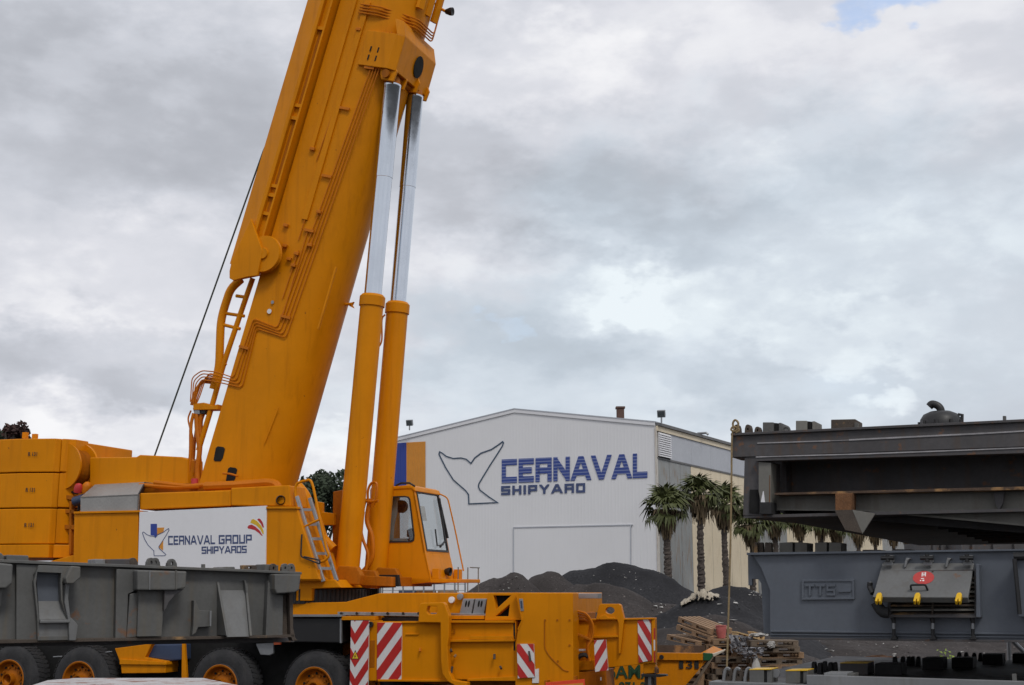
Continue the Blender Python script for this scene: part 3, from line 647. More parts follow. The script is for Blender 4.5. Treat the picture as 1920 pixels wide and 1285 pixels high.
decal('flag_stroke', 'flagred', sz((1535, 405), (1552, 378), (1590, 370), (1640, 397), (1695, 450), (1730, 512), (1722, 516), (1685, 480), (1630, 440), (1585, 428), (1545, 420)))
decal('flag_stroke', 'flagyel', sz((1573, 345), (1588, 305), (1612, 298), (1660, 325), (1715, 390), (1742, 450), (1744, 492), (1735, 495), (1700, 430), (1650, 380), (1605, 358)))
decal('flag_stroke', 'flagred', sz((1660, 303), (1680, 290), (1700, 296), (1730, 340), (1748, 400), (1734, 412), (1705, 355)))
# upper cowl either side of the boom foot
for l in (1.40, -.78):
    cp('top_cowl', 'yellow', l, [(262, 925), (432, 919.5), (432, 949), (262, 956)], .62, .02)
    cp('top_cowl', 'yellow', l, [(433, 915), (512, 911), (542, 910), (546, 950), (433, 948)], .62, .02)
p0 = [S(1.15).hit(*q) for q in ((385, 912), (440, 910), (505, 905), (520, 909), (527, 935))]; rod('hydraulic_pipe', 'pipe', arc(p0, .12), .085)
b = MB(); c = S(1.42).hit(521, 938); b.lathe(c - LA * .1, LA + FA * .6, [(0, .09), (.14, .09), (.16, .075), (.10, .07)], 16); b.build('exhaust_mouth', 'blackp', crane, True)
cp('elbow_housing', 'yellow', 1.3, [(512, 912), (538, 912), (541, 950), (512, 951)], .5, .03)
for q in (((262, 910), (330, 914), (375, 912)), ((290, 905), (350, 912), (400, 908))): rod('hydraulic_pipe', 'pipe', [S(1.0).hit(*a) for a in q], .045)
cp('cowl_deck', 'yellow_dirty', .88, [(262, 909), (395, 905), (395, 928), (262, 930)], .2, .005)
# chequer plate hood at the rear
o = [S(1.45).hit(*q) for q in ((151, 960), (259, 958), (260.5, 927), (151, 932))]; k = -LA * 2.6
b = MB(); b.prism(o, -LA * .03); b.build('chequer_hood', 'checker', crane)
o2 = [o[3], o[2], S(.95).hit(273, 904), S(.95).hit(178, 909)]; b = MB(); b.prism(o2, V((0, 0, -.03))); b.build('chequer_hood', 'checker', crane)
b = MB(); b.prism([o[1], o[2], o2[2], S(.95).hit(262, 958)], -FA * .03); b.build('chequer_hood_end', 'blackp', crane)
b = MB(); b.prism([o2[3], o2[2], o2[2] - LA * 1.6, o2[3] - LA * 1.6], V((0, 0, -.03))); b.build('chequer_hood', 'checker', crane)
# rear gantry beam
cp('rear_beam', 'yellow', .7, [(168, 858), (255, 857), (262, 853), (340, 857), (352, 861), (352, 918), (168, 918)], .55, .02)
cp('rear_beam', 'yellow', -.3, [(168, 862), (340, 860), (352, 918), (168, 918)], .5, .02)
# winch drum
ax = (LA * .99 + FA * -.12).normalized()
c1 = S(.86).hit(122, 875); c2 = c1 - ax * .44
b = MB(); b.lathe(c1, ax, [(0, .02), (0, .47), (.05, .48), (.05, .02)], 36); b.build('drum_flange', 'yellow', crane, True)
b = MB(); b.lathe(c2, ax, [(0, .02), (0, .50), (.05, .50), (.05, .02)], 36); b.build('drum_flange', 'yellow', crane, True)
b = MB(); pr = []
for i in range(18): pr += [(-.43 + i * .025, .36), (-.43 + i * .025 + .012, .39)]
b.lathe(c1, ax, pr, 28); b.build('winch_drum', 'yellow_dirty', crane, True)
for f, l, z, r_, m, nm in ((0, 0, 0, .10, 'redcap', 'red_valve_cap'),): 
    c = S(1.0).hit(147, 916); b = MB(); b.lathe(c, V((.2, -.3, 1)), [(-.08, .02), (-.08, .085), (.03, .09), (.09, .06), (.11, .01)], 16); b.build('red_valve_cap', 'redcap', crane, True)
c = S(.9).hit(163, 914); b = MB(); b.lathe(c, V((.3, -.3, 1)), [(-.1, .02), (-.1, .10), (.04, .1), (.10, .06), (.12, .01)], 16); b.build('valve_block', 'pipe', crane, True)
c = S(1.0).hit(149, 938); b = MB(); b.lathe(c, V((.8, -.3, .2)), [(-.12, .02), (-.12, .1), (.12, .1), (.12, .02)], 16); b.build('hose_roll', 'navy', crane, True)
for i, q in enumerate((((122, 915), (132, 922), (146, 925)), ((122, 940), (135, 945), (148, 950), (138, 990)), ((124, 960), (133, 975), (128, 1010)))): rod('hose', 'blackp', curve([S(.8).hit(*a) for a in q]), .03)
for q in ([(121, 928), (140, 930), (140, 938), (121, 936)], [(121, 955), (139, 956), (139, 963), (121, 962)], [(121, 984), (138, 985), (138, 993), (121, 992)], [(130, 940), (134, 940), (133, 1040), (128, 1040)]): cp('rear_frame_bar', 'yellow_dirty', .9, q, .12, .005)
cp('rear_dark_sheet', 'hole', .5, [(100, 925), (150, 925), (150, 1060), (100, 1060)], .1, 0)  # near-black sheet closing the space behind the rear frame bars
# counterweights: three chamfered slabs each side of a narrow slot
cwl = 1.30
def cwpoly(k): # plan view in the crane frame, k inflates
    a = loc(S(cwl).hit(37, 900)).x; e = loc(S(cwl).hit(91.5, 900)).x
    return a, e
a_, e_ = cwpoly(0)
rows = [(823, 885.5), (887.5, 952), (954, 1020)]
f3 = loc(S(1.1).hit(120, 900)).x
for i, (t0, t1) in enumerate(rows):
    z1 = S(cwl).hit(37, t0).z; z0 = S(cwl).hit(37, t1).z
    b = MB(); pts = [(a_ - 2.0, cwl - .42), (a_ - .55, cwl + .03), (a_, cwl), (e_ - .07, cwl - .19), (e_, cwl - .30), (e_, -1.4), (a_ - 1.4, -1.4), (a_ - 2.0, -.9)]
    b.prism([W(x, y, z0) for x, y in pts], V((0, 0, z1 - z0)))
    cw = b.build('counterweight_slab', 'yellow', crane, bevel=.018)
    b = MB(); pts = [(e_ + .035, cwl - .27), (f3, cwl - .50), (f3, cwl - .9), (e_ + .035, cwl - .9)]
    b.prism([W(x, y, z0 + .01) for x, y in pts], V((0, 0, z1 - z0 - .01))); b.build('counterweight_block', 'yellow', crane, bevel=.015)
    nrm = (W(e_ - .08, cwl - .13, 0) - W(a_, cwl, 0)).normalized(); out = V((nrm.y, -nrm.x, 0)); fc = Plane(W(a_, cwl, 0), out)
    o = [fc.hit(53, 852), fc.hit(48.5, 919), fc.hit(46, 985)][i]; b = MB(); font_mesh(b, 'R 131', o - V((0, 0, .04)), nrm, V((0, 0, 1)), .085, .006, out, .20); b.build('number_lettering', 'black_ink', cw)
z1 = S(cwl).hit(37, 1021.5).z; z0 = S(cwl).hit(37, 1046).z
b = MB(); b.prism([W(x, y, z0) for x, y in [(a_ - 2.0, cwl - .40), (a_ - .55, cwl + .05), (a_, cwl + .02), (e_ + .02, cwl - .12), (e_ + .02, -1.4), (a_ - 2.0, -1.4)]], V((0, 0, z1 - z0))); b.build('counterweight_tray', 'yellow', crane, bevel=.012)
b = MB(); b.prism([W(x, y, z0 + .0) for x, y in [(e_ + .06, cwl - .2), (f3 + .1, cwl - .42), (f3 + .1, -.6), (e_ + .06, -.6)]], V((0, 0, z1 - z0))); b.build('counterweight_tray', 'yellow', crane, bevel=.012)
for u, v in ((46, 817), (64, 820), (112, 831)):
    o = S(.6).hit(u, v + 6); b = MB(); b.box(o, FA * .10, LA * .08, V((0, 0, .13))); b.build('lifting_lug', 'yellow', crane)

# --- boom
LB = .72
E0 = S(LB).hit(369, 911); E1 = S(LB).hit(636, 0); BA = (E1 - E0).normalized(); BD = BA.cross(LA); BD = BD if BD.x > 0 else -BD; BD.normalize()
def Bm(t, d, l): return E0 + BA * t + BD * d + LA * (l - LB)
def bt(u, v, l=LB):          # photo pixel -> (t, d) on the boom side plane
    q = S(l).hit(u, v) - E0; return q.dot(BA), q.dot(BD)
def osec(w_, h1, H_, n=14, r0=.12):
    pts = [(0.0 + r0 * .3, w_ - 0), (0, w_ - r0), (0, -w_ + r0), (r0 * .3, -w_)]
    for k in range(n + 1):
        a = math.pi * k / n; pts.append((h1 + (H_ - h1) * abs(math.sin(a)), -w_ * (abs(math.cos(a)) ** .9 if math.cos(a) > 0 else -(abs(math.cos(a)) ** .9))))
    return pts
BH1, BHH = .92, 1.66
def bsec(t0, t1, w_, h1, H_, d0=0.): return [[Bm(t, d + d0, l) for d, l in osec(w_, h1, H_)] for t in (t0, t1)]
b = MB(); b.loft(bsec(-.35, 15.5, LB, BH1, BHH)); b.build('boom_base_section', 'yellow', crane, True)
b = MB(); b.loft(bsec(15.3, 18.5, LB - .08, BH1 - .08, BHH - .18, .08)); b.build('boom_inner_section', 'yellow', crane, True)
b = MB(); b.loft(bsec(18.3, 20.5, LB - .16, BH1 - .16, BHH - .34, .16)); b.build('boom_inner_section', 'yellow', crane, True)
b = MB(); b.prism([Bm(-.5, .15, .5), Bm(-.5, 1.0, .5), Bm(.2, 1.2, .5), Bm(.2, .05, .5)], -LA * 1.0); b.build('boom_foot', 'yellow_dirty', crane, bevel=.03)
# collar that carries the ram heads
ta, da = bt(690, 128); tb_ = bt(700, 186)[0]; tt = bt(742, 34)[0]
CE = BHH + .10
csec = lambda g: [(BH1 - .03, LB + .06), (CE - .16, LB + .10), (CE, LB + .02), (CE + .03, -LB - .02), (CE - .2, -LB - .04), (BH1 - .03, -LB - .06)]
tc0 = bt(694, 110)[0] - .18
b = MB(); b.loft([[Bm(t, d, l) for d, l in csec(0)] for t in (tc0, tc0 + .74)]); col_ = b.build('ram_head_collar', 'yellow', crane, bevel=.012)
def colface(x, t): return Bm(t, CE + .004, x)
b = MB(); b.prism([Bm(tc0 + .40 + .23 * math.cos(a), CE + .026 , -.06 + .19 * math.sin(a)) for a in (k * math.pi / 10 for k in range(20))], BD * .012); b.build('access_hole', 'hole', col_)
sl = Plane(Bm(tc0, BH1 + .12, LB + .05), (BD * (.38) + LA * (CE - .14 - BH1)).normalized())
for dt, dd in ((.12, .16), (.12, .44), (.30, .16), (.30, .44)):
    o = Bm(tc0 + dt, BH1 + .07 + dd * .62, LB + .085); b = MB(); b.box(o, BA * .11, BD * .03, LA * .004); b.build('slot', 'hole', col_)
b = MB(); b.loft([[Bm(t, d + g, l) for d, l in csec(0)[1:-1]] for t, g in ((tc0 + .735, .0), (tc0 + 1.05, -.14))]); b.build('collar_shoulder', 'yellow', crane, bevel=.01)
for k in range(3):      # small stiffener wedges above the collar
    l = .40 - k * .36; b = MB(); t0 = tc0 + 1.5; b.prism([Bm(t0, BHH - .06, l), Bm(t0 + 1.5, BHH - .06, l - .03), Bm(t0 + 1.5, BHH - .06, l - .22), Bm(t0, BHH + .0, l - .12)], BD * .07); b.build('stiffener', 'yellow', crane)
# small bore pipes round the collar
for k in range(4):
    t0 = tc0 + 1.08 + .06 * k; rod('hydraulic_line', 'pipe', arc([Bm(t0, BH1 - .35, LB + .06), Bm(t0, BH1 + .1, LB + .06), Bm(t0, BHH + .05, .34), Bm(t0, BHH + .07, -.42), Bm(t0 + .9, BHH + .03, -.45)], .12), .016, n=6)
# side fittings of the boom
for (u0, v0, u1, v1, wd_) in ((686, -30, 588, 279, .085), (704, 6, 576, 413, .13), (616, 498, 598, 618, .04)):
    t0, d0 = bt(u0, v0, LB + .03); t1, d1 = bt(u1, v1, LB + .03)
    b = MB(); b.box(Bm(t1, d1 - wd_, LB), BA * (t0 - t1), BD * wd_, LA * .045); b.build('cable_duct', 'yellow', crane, bevel=.006)
    b = MB()
pl_ = S(LB + .025)
for k in range(4):          # bundle of four steel lines down the boom's flank
    o = 5.6 * k; q = [(735 - o * .9 - 0, 60), (536 - o * .95, 634 - o * 1.1), (479 - o * .0 - 1, 613 - o * 1.12 - 4), (447 + o * .0 - o * .9 + 6, 722 - o * 1.1), (405, 716 - o * 1.1), (378, 712 - o * 1.0), (370 - o * .6, 725 - o)]
    q[2] = (481 - o * .35, 616 - o * 1.1); q[3] = (452 - o * .95 + 2, 727 - o * 1.1)
    pts = [pl_.hit(*a) for a in q[:5]] + [S(LB - .1).hit(*a) for a in q[5:]] + [S(LB - .1).hit(366 - 3 * k, 757 - o * .2)]
    rod('hydraulic_line', 'pipe', arc(pts, .09), .0125, n=6)
for u, v in ((698, 130), (652, 206), (618, 333), (585, 435), (541, 597), (463, 654)):
    c = pl_.hit(u - 6, v); b = MB(); b.box(c - BD * .11, BD * .23, BA * .05, LA * .03); b.build('pipe_clamp', 'pipe', crane)
for u0, v0, u1, v1 in ((632, 190, 594, 300), (600, 320, 560, 450), (578, 430, 528, 600), (560, 470, 530, 560)):
    rod('hydraulic_line', 'pipe', [pl_.hit(u0, v0), pl_.hit(u1, v1)], .013, n=6)
for u, v in ((532, 425), (577, 462), (594, 400), (546, 500), (538, 488), (552, 478), (530, 463), (582, 282), (668, 58)):
    c = S(LB + .02).hit(u, v); b = MB(); b.box(c, BD * .11, BA * .06, LA * .05); b.build('bracket', 'pipe', crane, bevel=.006)
for (u, v) in ((596, 646), (680, 338), (697, 345)):
    t, d = bt(u, v); b = MB(); dd = BHH - .30 if u > 650 else BH1 + .16; b.box(Bm(t, dd, .62 if u < 650 else .45), BA * 1.2, BD * .05, -LA * .10); b.build('stiffener', 'yellow', crane)
t, d = bt(535, 842); rod('weld_strip', 'yellow', [Bm(t, BH1 + .30, LB - .02), Bm(t + .75, BH1 + .38, LB - .02)], .012); 
c = pl_.hit(505, 584); b = MB(); b.lathe(c, LA, [(0, .001), (0, .05), (.006, .05), (.006, .001)], 16); b.build('gauge_sticker', 'ink_white', crane)
c = pl_.hit(511, 567); b = MB(); b.lathe(c, LA, [(0, .001), (0, .035), (.006, .035), (.006, .001)], 16); b.build('gauge_sticker', 'steel', crane)
for cx, cy, k in ((410.5, 851, 1.0), (433.5, 890, .95)):
    b = MB(); e = [(cx - 10, cy + 11), (cx - 6, cy - 11), (cx - 2, cy - 14), (cx + 8, cy - 12.5), (cx + 11, cy - 9), (cx + 7, cy + 8), (cx + 3, cy + 14), (cx - 8, cy + 14)]
    poly(b, S(LB + .012), e, .01); b.build('access_hole', 'hole', crane)
p0 = [S(LB + .1).hit(*q) for q in ((418, 888), (432, 889), (446, 893))]; rod('hose', 'pipe', curve(p0), .02)
for u, v in ((655, 571),):   # little horn bracket sticking out under the boom
    t, d = bt(648, 571); c = S(-.1).hit(648, 571); rod('bracket', 'yellow', [c - FA * .1, c + FA * .13], .03); b = MB(); poly(b, S(-.1), [(655, 569), (663, 566), (660, 572), (663, 578), (655, 574)], .05); b.build('bracket', 'yellow', crane)
# the folded jib lying along the boom
jb = bt(452, 500)[0]; JT = 16.
jsec = [(-.72, .60), (-.70, .78), (-.27, .94), (-.225, .94), (-.20, .93), (-.20, .83), (-.055, .83), (-.055, .91), (-.015, .91), (-.015, -.55), (-.72, -.55)]
b = MB(); b.loft([[Bm(t, d, l) for d, l in jsec] for t in (jb, JT)]); jib = b.build('folded_jib', 'yellow', crane)
for t0, t1 in ((bt(492, 400)[0], bt(500, 370)[0]), (bt(514, 350)[0], bt(549, 228)[0]), (bt(556, 200)[0], bt(594, 60)[0])):
    b = MB(); b.box(Bm(t0, -.165, .832), BA * (t1 - t0), BD * .055, LA * .004); b.build('jib_recess', 'hole' if False else 'yellow_dirty', jib)
    for t in (t0 - .05, t1): b = MB(); b.box(Bm(t, -.198, .832), BA * .07, BD * .14, LA * .06); b.build('jib_rib', 'yellow', jib)
cs = bt(494, 476, .95); b = MB(); b.lathe(Bm(cs[0], cs[1], .93), LA, [(-.10, .02), (-.10, .36), (-.06, .38), (-.03, .34), (0, .38), (.03, .37), (.03, .12), (.07, .11), (.07, .02)], 36); b.build('sheave', 'yellow', crane, True)
cp('sheave_bracket', 'yellow', 1.01, [(430, 508), (434, 490), (470, 410), (492, 470), (482, 517), (464, 519), (437, 526), (430, 522)], .07, .01)
cp('sheave_bracket', 'yellow', .55, [(430, 508), (436, 490), (500, 420), (505, 480), (482, 517), (437, 526), (430, 522)], .07, .01)
# tubular prop and walkway frame at the back of the boom
for l in (.55, -.45):
    rod('prop_tube', 'yellow', arc([S(l).hit(*q) for q in ((452, 524), (432, 542), (414, 598), (411, 690), (400, 730))], .25), .085, n=12)
    rod('prop_tube', 'yellow', arc([S(l).hit(*q) for q in ((474, 522), (462, 556), (420, 680), (398, 760), (372, 845))], .3), .055, n=10)
for (a, c) in (((443, 555), (464, 558)), ((424, 588), (458, 593)), ((418, 609), (450, 617)), ((412, 690), (424, 682)), ((405, 706), (418, 693))):
    rod('prop_rung', 'yellow', [S(.55).hit(*a), S(.55).hit(*c)], .035)
cp('valve_bracket', 'yellow', .62, [(362, 757), (382, 755), (398, 761), (408, 758), (408, 768), (362, 769)], .25, .01)
cp('valve_body', 'steel', .60, [(361, 765), (374, 764), (374, 777), (364, 777)], .2, .01); cp('valve_body', 'blackp', .58, [(374, 765), (386, 765), (384, 776), (376, 776)], .2, .01)
for i, (q, r_) in enumerate(((((363, 775), (358, 800), (357, 850), (352, 895), (342, 912), (320, 918)), .035), (((368, 777), (370, 810), (374, 845), (370, 880), (372, 915)), .05), (((378, 775), (374, 800), (376, 830), (372, 870), (364, 905)), .045), (((358, 770), (353, 785), (356, 802), (362, 825), (360, 860)), .018), (((384, 772), (378, 790), (378, 815), (375, 850), (379, 900)), .03), (((372, 777), (366, 820), (362, 870), (356, 908)), .03))):
    rod('hydraulic_hose', 'pipe', curve([S(.62 - .05 * i).hit(*a) for a in q]), r_)
for k in range(5):
    rod('hydraulic_line', 'pipe', arc([S(.6 - .03 * k).hit(*a) for a in ((410 - k * 3, 705 + k * 3.2), (392 - k * 3.2, 700 + k * 4), (385 - k * 4.2, 712 + k * 4), (374 - k * 3, 745), (367 - k * 2, 760))], .12), .014 if k < 3 else .03, n=6)
rod('red_valve_cap', 'redcap', [S(.95).hit(365, 914), S(.95).hit(365, 898)], .07, n=14)
# hoist rope from jib head to winch
rod('hoist_rope', 'wire', [S(.35).hit(272, 905), S(.35).hit(494, 283), S(.35).hit(650, -70)], .02, n=6)

# --- lift rams
def ram(l, base, split, head, rb, rr):
    a, s_, h = (S(l).hit(*q) for q in (base, split, head)); ax = (h - a).normalized(); s_ = a + ax * (s_ - a).dot(ax)
    b = MB(); b.lathe(a, ax, [(-.05, .1), (-.05, rb), ((s_ - a).length - .24, rb), ((s_ - a).length - .235, rb + .025), ((s_ - a).length - .05, rb + .025), ((s_ - a).length, rb - .02), ((s_ - a).length, .05)], 40); br_ = b.build('ram_barrel', 'yellow', crane, True)
    b = MB(); n = (h - s_).length; b.lathe(s_, ax, [(0, rr), (n * .55, rr), (n * .551, rr + .006), (n - .06, rr + .006), (n - .05, rr + .012), (n, rr + .012), (n, .03)], 40); b.build('ram_rod', 'chrome', crane, True)
    b = MB(); b.lathe(h, ax, [(-.02, .05), (-.02, rr), (.12, rr - .02), (.24, .10), (.24, .02)], 24); b.build('ram_eye', 'yellow_dirty', crane, True)
    return a, s_, h, ax
RN = ram(.45, (650, 1082), (695, 553), (735.5, 160), .228, .172)
RF = ram(-.45, (703, 1088), (740.5, 567), (778, 181), .222, .165)
hp = RN[2]; hf = RF[2]
rod('cross_pin', 'yellow_dirty', [hp + LA * .35 + RN[3] * .12, hf - LA * .35 + RF[3] * .12], .085, n=14)
for c, ex in ((hp, RN[3]), (hf, RF[3])):
    for s_ in (.22, -.26):
        b = MB(); o = c + LA * s_ + ex * .02; b.prism([o - BD * .12 - BA * .02, o + BD * .16 - BA * .02, o + BD * .18 + BA * .2, o + BA * .34 + BD * .08, o + BA * .34 - BD * .22, o + BA * .10 - BD * .18], LA * .06); b.build('clevis_plate', 'yellow', crane, bevel=.01)
for i in range(3):
    b = MB(); o = hp.lerp(hf, .2 + .3 * i) + BA * .36; b.box(o - BD * .2, BD * .3, BA * .08, LA * .1); b.build('clevis_rib', 'yellow_dirty', crane)
# ram feet
for (u, v, l, nm) in ((655, 1085, .75, 0), (688, 1092, .30, 1), (727, 1088, -.1, 2)):
    cp('ram_foot', 'yellow_dirty', l, [(u - 26, v - 12), (u - 20, v - 24), (u + 14, v - 22), (u + 22, v - 6), (u + 18, v + 12), (u - 24, v + 10)], .16, .02)
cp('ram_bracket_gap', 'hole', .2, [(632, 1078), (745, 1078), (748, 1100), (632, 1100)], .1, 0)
for q in (((640, 1078), (654, 1077), (663, 1098), (640, 1100)),): pass
# hoses beside the rams
for l, q, r_ in ((.1, ((686, 935), (680, 960), (676, 985), (680, 1010), (690, 1040), (686, 1070)), .03), (.05, ((694, 935), (688, 975), (697, 1005), (698, 1045), (680, 1072), (664, 1077)), .045), (.1, ((690, 945), (690, 920), (697, 906), (706, 908), (705, 935), (698, 950)), .025), (.12, ((682, 960), (676, 1000), (675, 1030), (672, 1060)), .025), (.1, ((681, 938), (694, 941), (709, 939)), .03)):
    rod('hydraulic_hose', 'pipe', curve([S(l).hit(*a) for a in q]), r_)
for q in ((715, 590), (718, 600), (716, 640), (709, 648)): pass
rod('bleed_pipe', 'pipe', curve([S(-.2).hit(*a) for a in ((722, 590), (716, 600), (716, 635), (712, 648), (708, 649))]), .018)
# counter bracing and pipework behind the rams
cp('mast_plate', 'yellow_dirty', -.3, [(624, 922), (645, 918), (640, 1080), (622, 1080)], .3, .02)
rod('slew_pipe', 'yellow', arc([S(.6).hit(*q) for q in ((560, 912), (575, 930), (585, 975), (606, 1010), (626, 1030))], .3), .09, n=12)
cp('rear_bracket', 'yellow', -.2, [(590, 940), (604, 942), (604, 960), (626, 963), (626, 985), (590, 985)], .1, .01)
# --- ladder
LP = S(1.30); LQ = S(1.05)
for pl2, q in ((S(1.32), ((558, 931), (608, 1091))), (S(1.12), ((582, 934), (633, 1090)))):
    b = MB(); a, c = (pl2.hit(*x) for x in q); t = (c - a).normalized(); sd_ = t.cross(LA).normalized(); b.box(a - sd_ * .035, sd_ * .07, t * (c - a).length, LA * .05); b.build('ladder_rail', 'alu', crane, bevel=.008)
for v, u0, u1 in ((956, 567, 589), (983.5, 575, 598), (1010.5, 584, 607), (1038, 592.5, 616), (1066, 601, 626)):
    b = MB(); a = S(1.31).hit(u0, v); c = S(1.12).hit(u1, v + .3); b.box(a - V((0, 0, .025)), c - a, V((0, 0, .05)), LA * .06); b.build('ladder_rung', 'alu', crane)
rod('ladder_handrail', 'yellow', arc([S(1.34).hit(*q) for q in ((568, 989), (553, 925), (555, 906), (582, 899), (587, 912), (598, 965), (612, 1030), (618, 1043), (608, 1052), (600, 1054))], .12), .025)
rod('ladder_handrail', 'yellow', arc([S(1.36).hit(*q) for q in ((567, 990), (580, 983), (600, 974))], .1), .022)
rod('ladder_hook', 'black', arc([S(1.5).hit(*q) for q in ((566, 1002), (564, 1044), (600, 1058), (600, 1051), (570, 1044))], .05), .014)
# --- cab
CL, CWD = -.55, 1.25
cabp = S(CL)
CP = [(694, 918), (768, 912), (775, 915), (797, 1037), (807, 1091), (757, 1096), (748, 1093), (694, 1093)]
for k, l in enumerate((CL, CL - CWD + .05)):
    pl2 = [(718, 931.5), (759, 930), (766, 931.5), (769, 936), (777, 1004), (776, 1014), (770, 1017), (718, 1018)]
    b = MB(); poly(b, S(l), CP, .05, [pl2] if k == 0 else [pl2]); b.build('cab_side', 'yellow', crane, bevel=0)
    b = MB(); g_ = [(q[0], q[1]) for q in pl2]; ins = [(720.5, 934), (758, 932.5), (764.5, 934), (766.5, 938), (774.5, 1004), (773.5, 1011.5), (769, 1014.5), (720.5, 1015)]
    poly(b, S(l + .015), g_, .05, [ins]); b.build('window_gasket', 'blackp', crane)
    b = MB(); poly(b, S(l - .02), ins, .008); b.build('side_window', 'glass', crane)
def sweep(name, m, pts, bevel=.01, l=CL, wd_=CWD): 
    b = MB(); poly(b, S(l), pts, wd_); return b.build(name, m, crane, bevel=bevel)
sweep('cab_roof', 'yellow', [(694, 915), (768, 909.5), (776, 912.5), (779, 921), (776, 921), (770, 916.5), (694, 921)], .02, CL + .02, CWD + .04)
sweep('cab_floor', 'yellow', [(694, 1086), (806, 1084), (808, 1092), (757, 1097), (694, 1094)], .01)
sweep('cab_back', 'yellow', [(694, 920), (700, 920), (700, 1090), (694, 1090)], 0)
fpl = [cabp.hit(*q) for q in ((776, 917), (797, 1037), (807, 1091))]
top_, mid_, low_ = fpl
b = MB(); b.prism([mid_ + FA * .004, mid_ + FA * .004 - LA * CWD, low_ - LA * CWD + FA * .03, low_ + FA * .03], -FA * .05); b.build('cab_front_panel', 'yellow', crane, bevel=.012)
wn = (mid_ - top_).normalized(); wo_ = wn.cross(LA).normalized(); wo_ = wo_ if wo_.dot(FA) > 0 else -wo_
def wpt(a, c, k=.0): return top_.lerp(mid_, a) - LA * (CWD * c) + wo_ * k
b = MB(); b.prism([wpt(0, .0), wpt(0, 1), wpt(1, 1), wpt(1, .0)], -wo_ * .04, [[wpt(.035, .075), wpt(.035, .955), wpt(.965, .955), wpt(.965, .075)]]); b.build('windscreen_frame', 'yellow', crane)
b = MB(); b.prism([wpt(.03, .07, .012), wpt(.03, .96, .012), wpt(.97, .96, .012), wpt(.97, .07, .012)], -wo_ * .03, [[wpt(.055, .105, .012), wpt(.055, .925, .012), wpt(.94, .925, .012), wpt(.94, .105, .012)]]); b.build('windscreen_gasket', 'blackp', crane)
b = MB(); b.prism([wpt(.055, .105), wpt(.055, .925), wpt(.94, .925), wpt(.94, .105)], -wo_ * .008); b.build('windscreen', 'glass', crane)
b = MB(); b.tube([wpt(.10, .93, .03), wpt(.35, .86, .05), wpt(.80, .80, .05), wpt(.90, .55, .05)], .022, 6); b.tube([wpt(.12, .86, .05), wpt(.75, .93, .05)], .03, 6); b.tube([wpt(.62, .50, .04), wpt(.88, .46, .04), wpt(.86, .70, .05)], .016, 6); b.build('windscreen_wiper', 'blackp', crane)
rod('grab_rail', 'yellow', arc([wpt(0.02, .97, .03), wpt(.10, 1.03, .16), wpt(.62, 1.06, .18), wpt(1.30, 1.06, .20)], .1), .015)
b = MB(); b.prism([low_ + V((0, 0, -.02)), low_ + FA * .55 + V((0, 0, -.02)), low_ + FA * .55 - LA * CWD + V((0, 0, -.02)), low_ - LA * CWD + V((0, 0, -.02))], V((0, 0, .07))); b.build('cab_step', 'yellow', crane, bevel=.01)
for c in (.02, .9): b = MB(); b.box(low_ + V((0, 0, .05)) - LA * CWD * c + FA * .02, FA * .14, -LA * .12, V((0, 0, .20))); b.build('step_bracket', 'yellow', crane, bevel=.008)
b = MB(); 
for c in (.1, .5, .95): b.tube([low_ + FA * .53 - LA * CWD * c - V((0, 0, .2)), low_ + FA * .53 - LA * CWD * c + V((0, 0, .28))], .012, 6)
b.tube([low_ + FA * .53 - LA * CWD * .6 + V((0, 0, .28)), low_ + FA * .53 - LA * CWD + V((0, 0, .28))], .012, 6); b.build('step_railing', 'pale_dark', crane)
c = wpt(1.28, .62, .03); b = MB(); b.lathe(c, FA * .95 - ZA * .1, [(-.02, .02), (0, .05), (.08, .085), (.12, .085), (.10, .07)], 18); b.tube([c - V((0, 0, .02)), c - V((0, 0, .16)) - FA * .03], .02, 6); b.build('cab_lamp', 'blackp', crane, True)
b = MB(); b.tube([cabp.hit(742, 911), cabp.hit(752, 906), cabp.hit(768, 906), cabp.hit(778, 912)], .02, 6); b.build('roof_hose', 'blackp', crane)
# cab interior
b = MB(); o = S(CL - .12); pts = [(720, 930), (722, 1014), (736, 1014), (738, 985), (744, 960), (744, 931)]; poly(b, o, pts, .05); b.build('curtain', 'curtain', crane, bevel=.01)
b = MB(); c = loc(S(CL - .65).hit(742, 1010)); b.box(W(c.x - .25, c.y - .25, c.z - .45), FA * .5, LA * .5, V((0, 0, .2))); b.box(W(c.x - .33, c.y - .25, c.z - .3), FA * .14, LA * .5, V((0, 0, .55))); b.build('driver_seat', 'seat', crane, bevel=.04)
b = MB(); c = loc(S(CL - .3).hit(756, 1012)); b.box(W(c.x - .2, c.y - .2, c.z - .5), FA * .32, LA * .3, V((0, 0, .52))); b.build('console', 'curtain', crane, bevel=.02)
b = MB(); c = loc(S(CL - .3).hit(771, 1006)); b.lathe(W(c.x, c.y, c.z), ZA, [(-.3, .03), (-.3, .05), (-.02, .05), (0, .09), (.12, .09), (.16, .02)], 14); b.build('joystick', 'seat', crane, True)
b = MB(); b.prism([wpt(.25, .16, -.03), wpt(.25, .36, -.03), wpt(.48, .36, -.03), wpt(.48, .16, -.03)], -wo_ * .006); b.build('paper_note', 'paper', crane)
c = S(-.9).hit(752, 950); b = MB(); b.lathe(c, LA, [(-.06, .01), (-.06, .13), (.06, .13), (.06, .01)], 14); b.build('cab_fan', 'seat', crane, True)
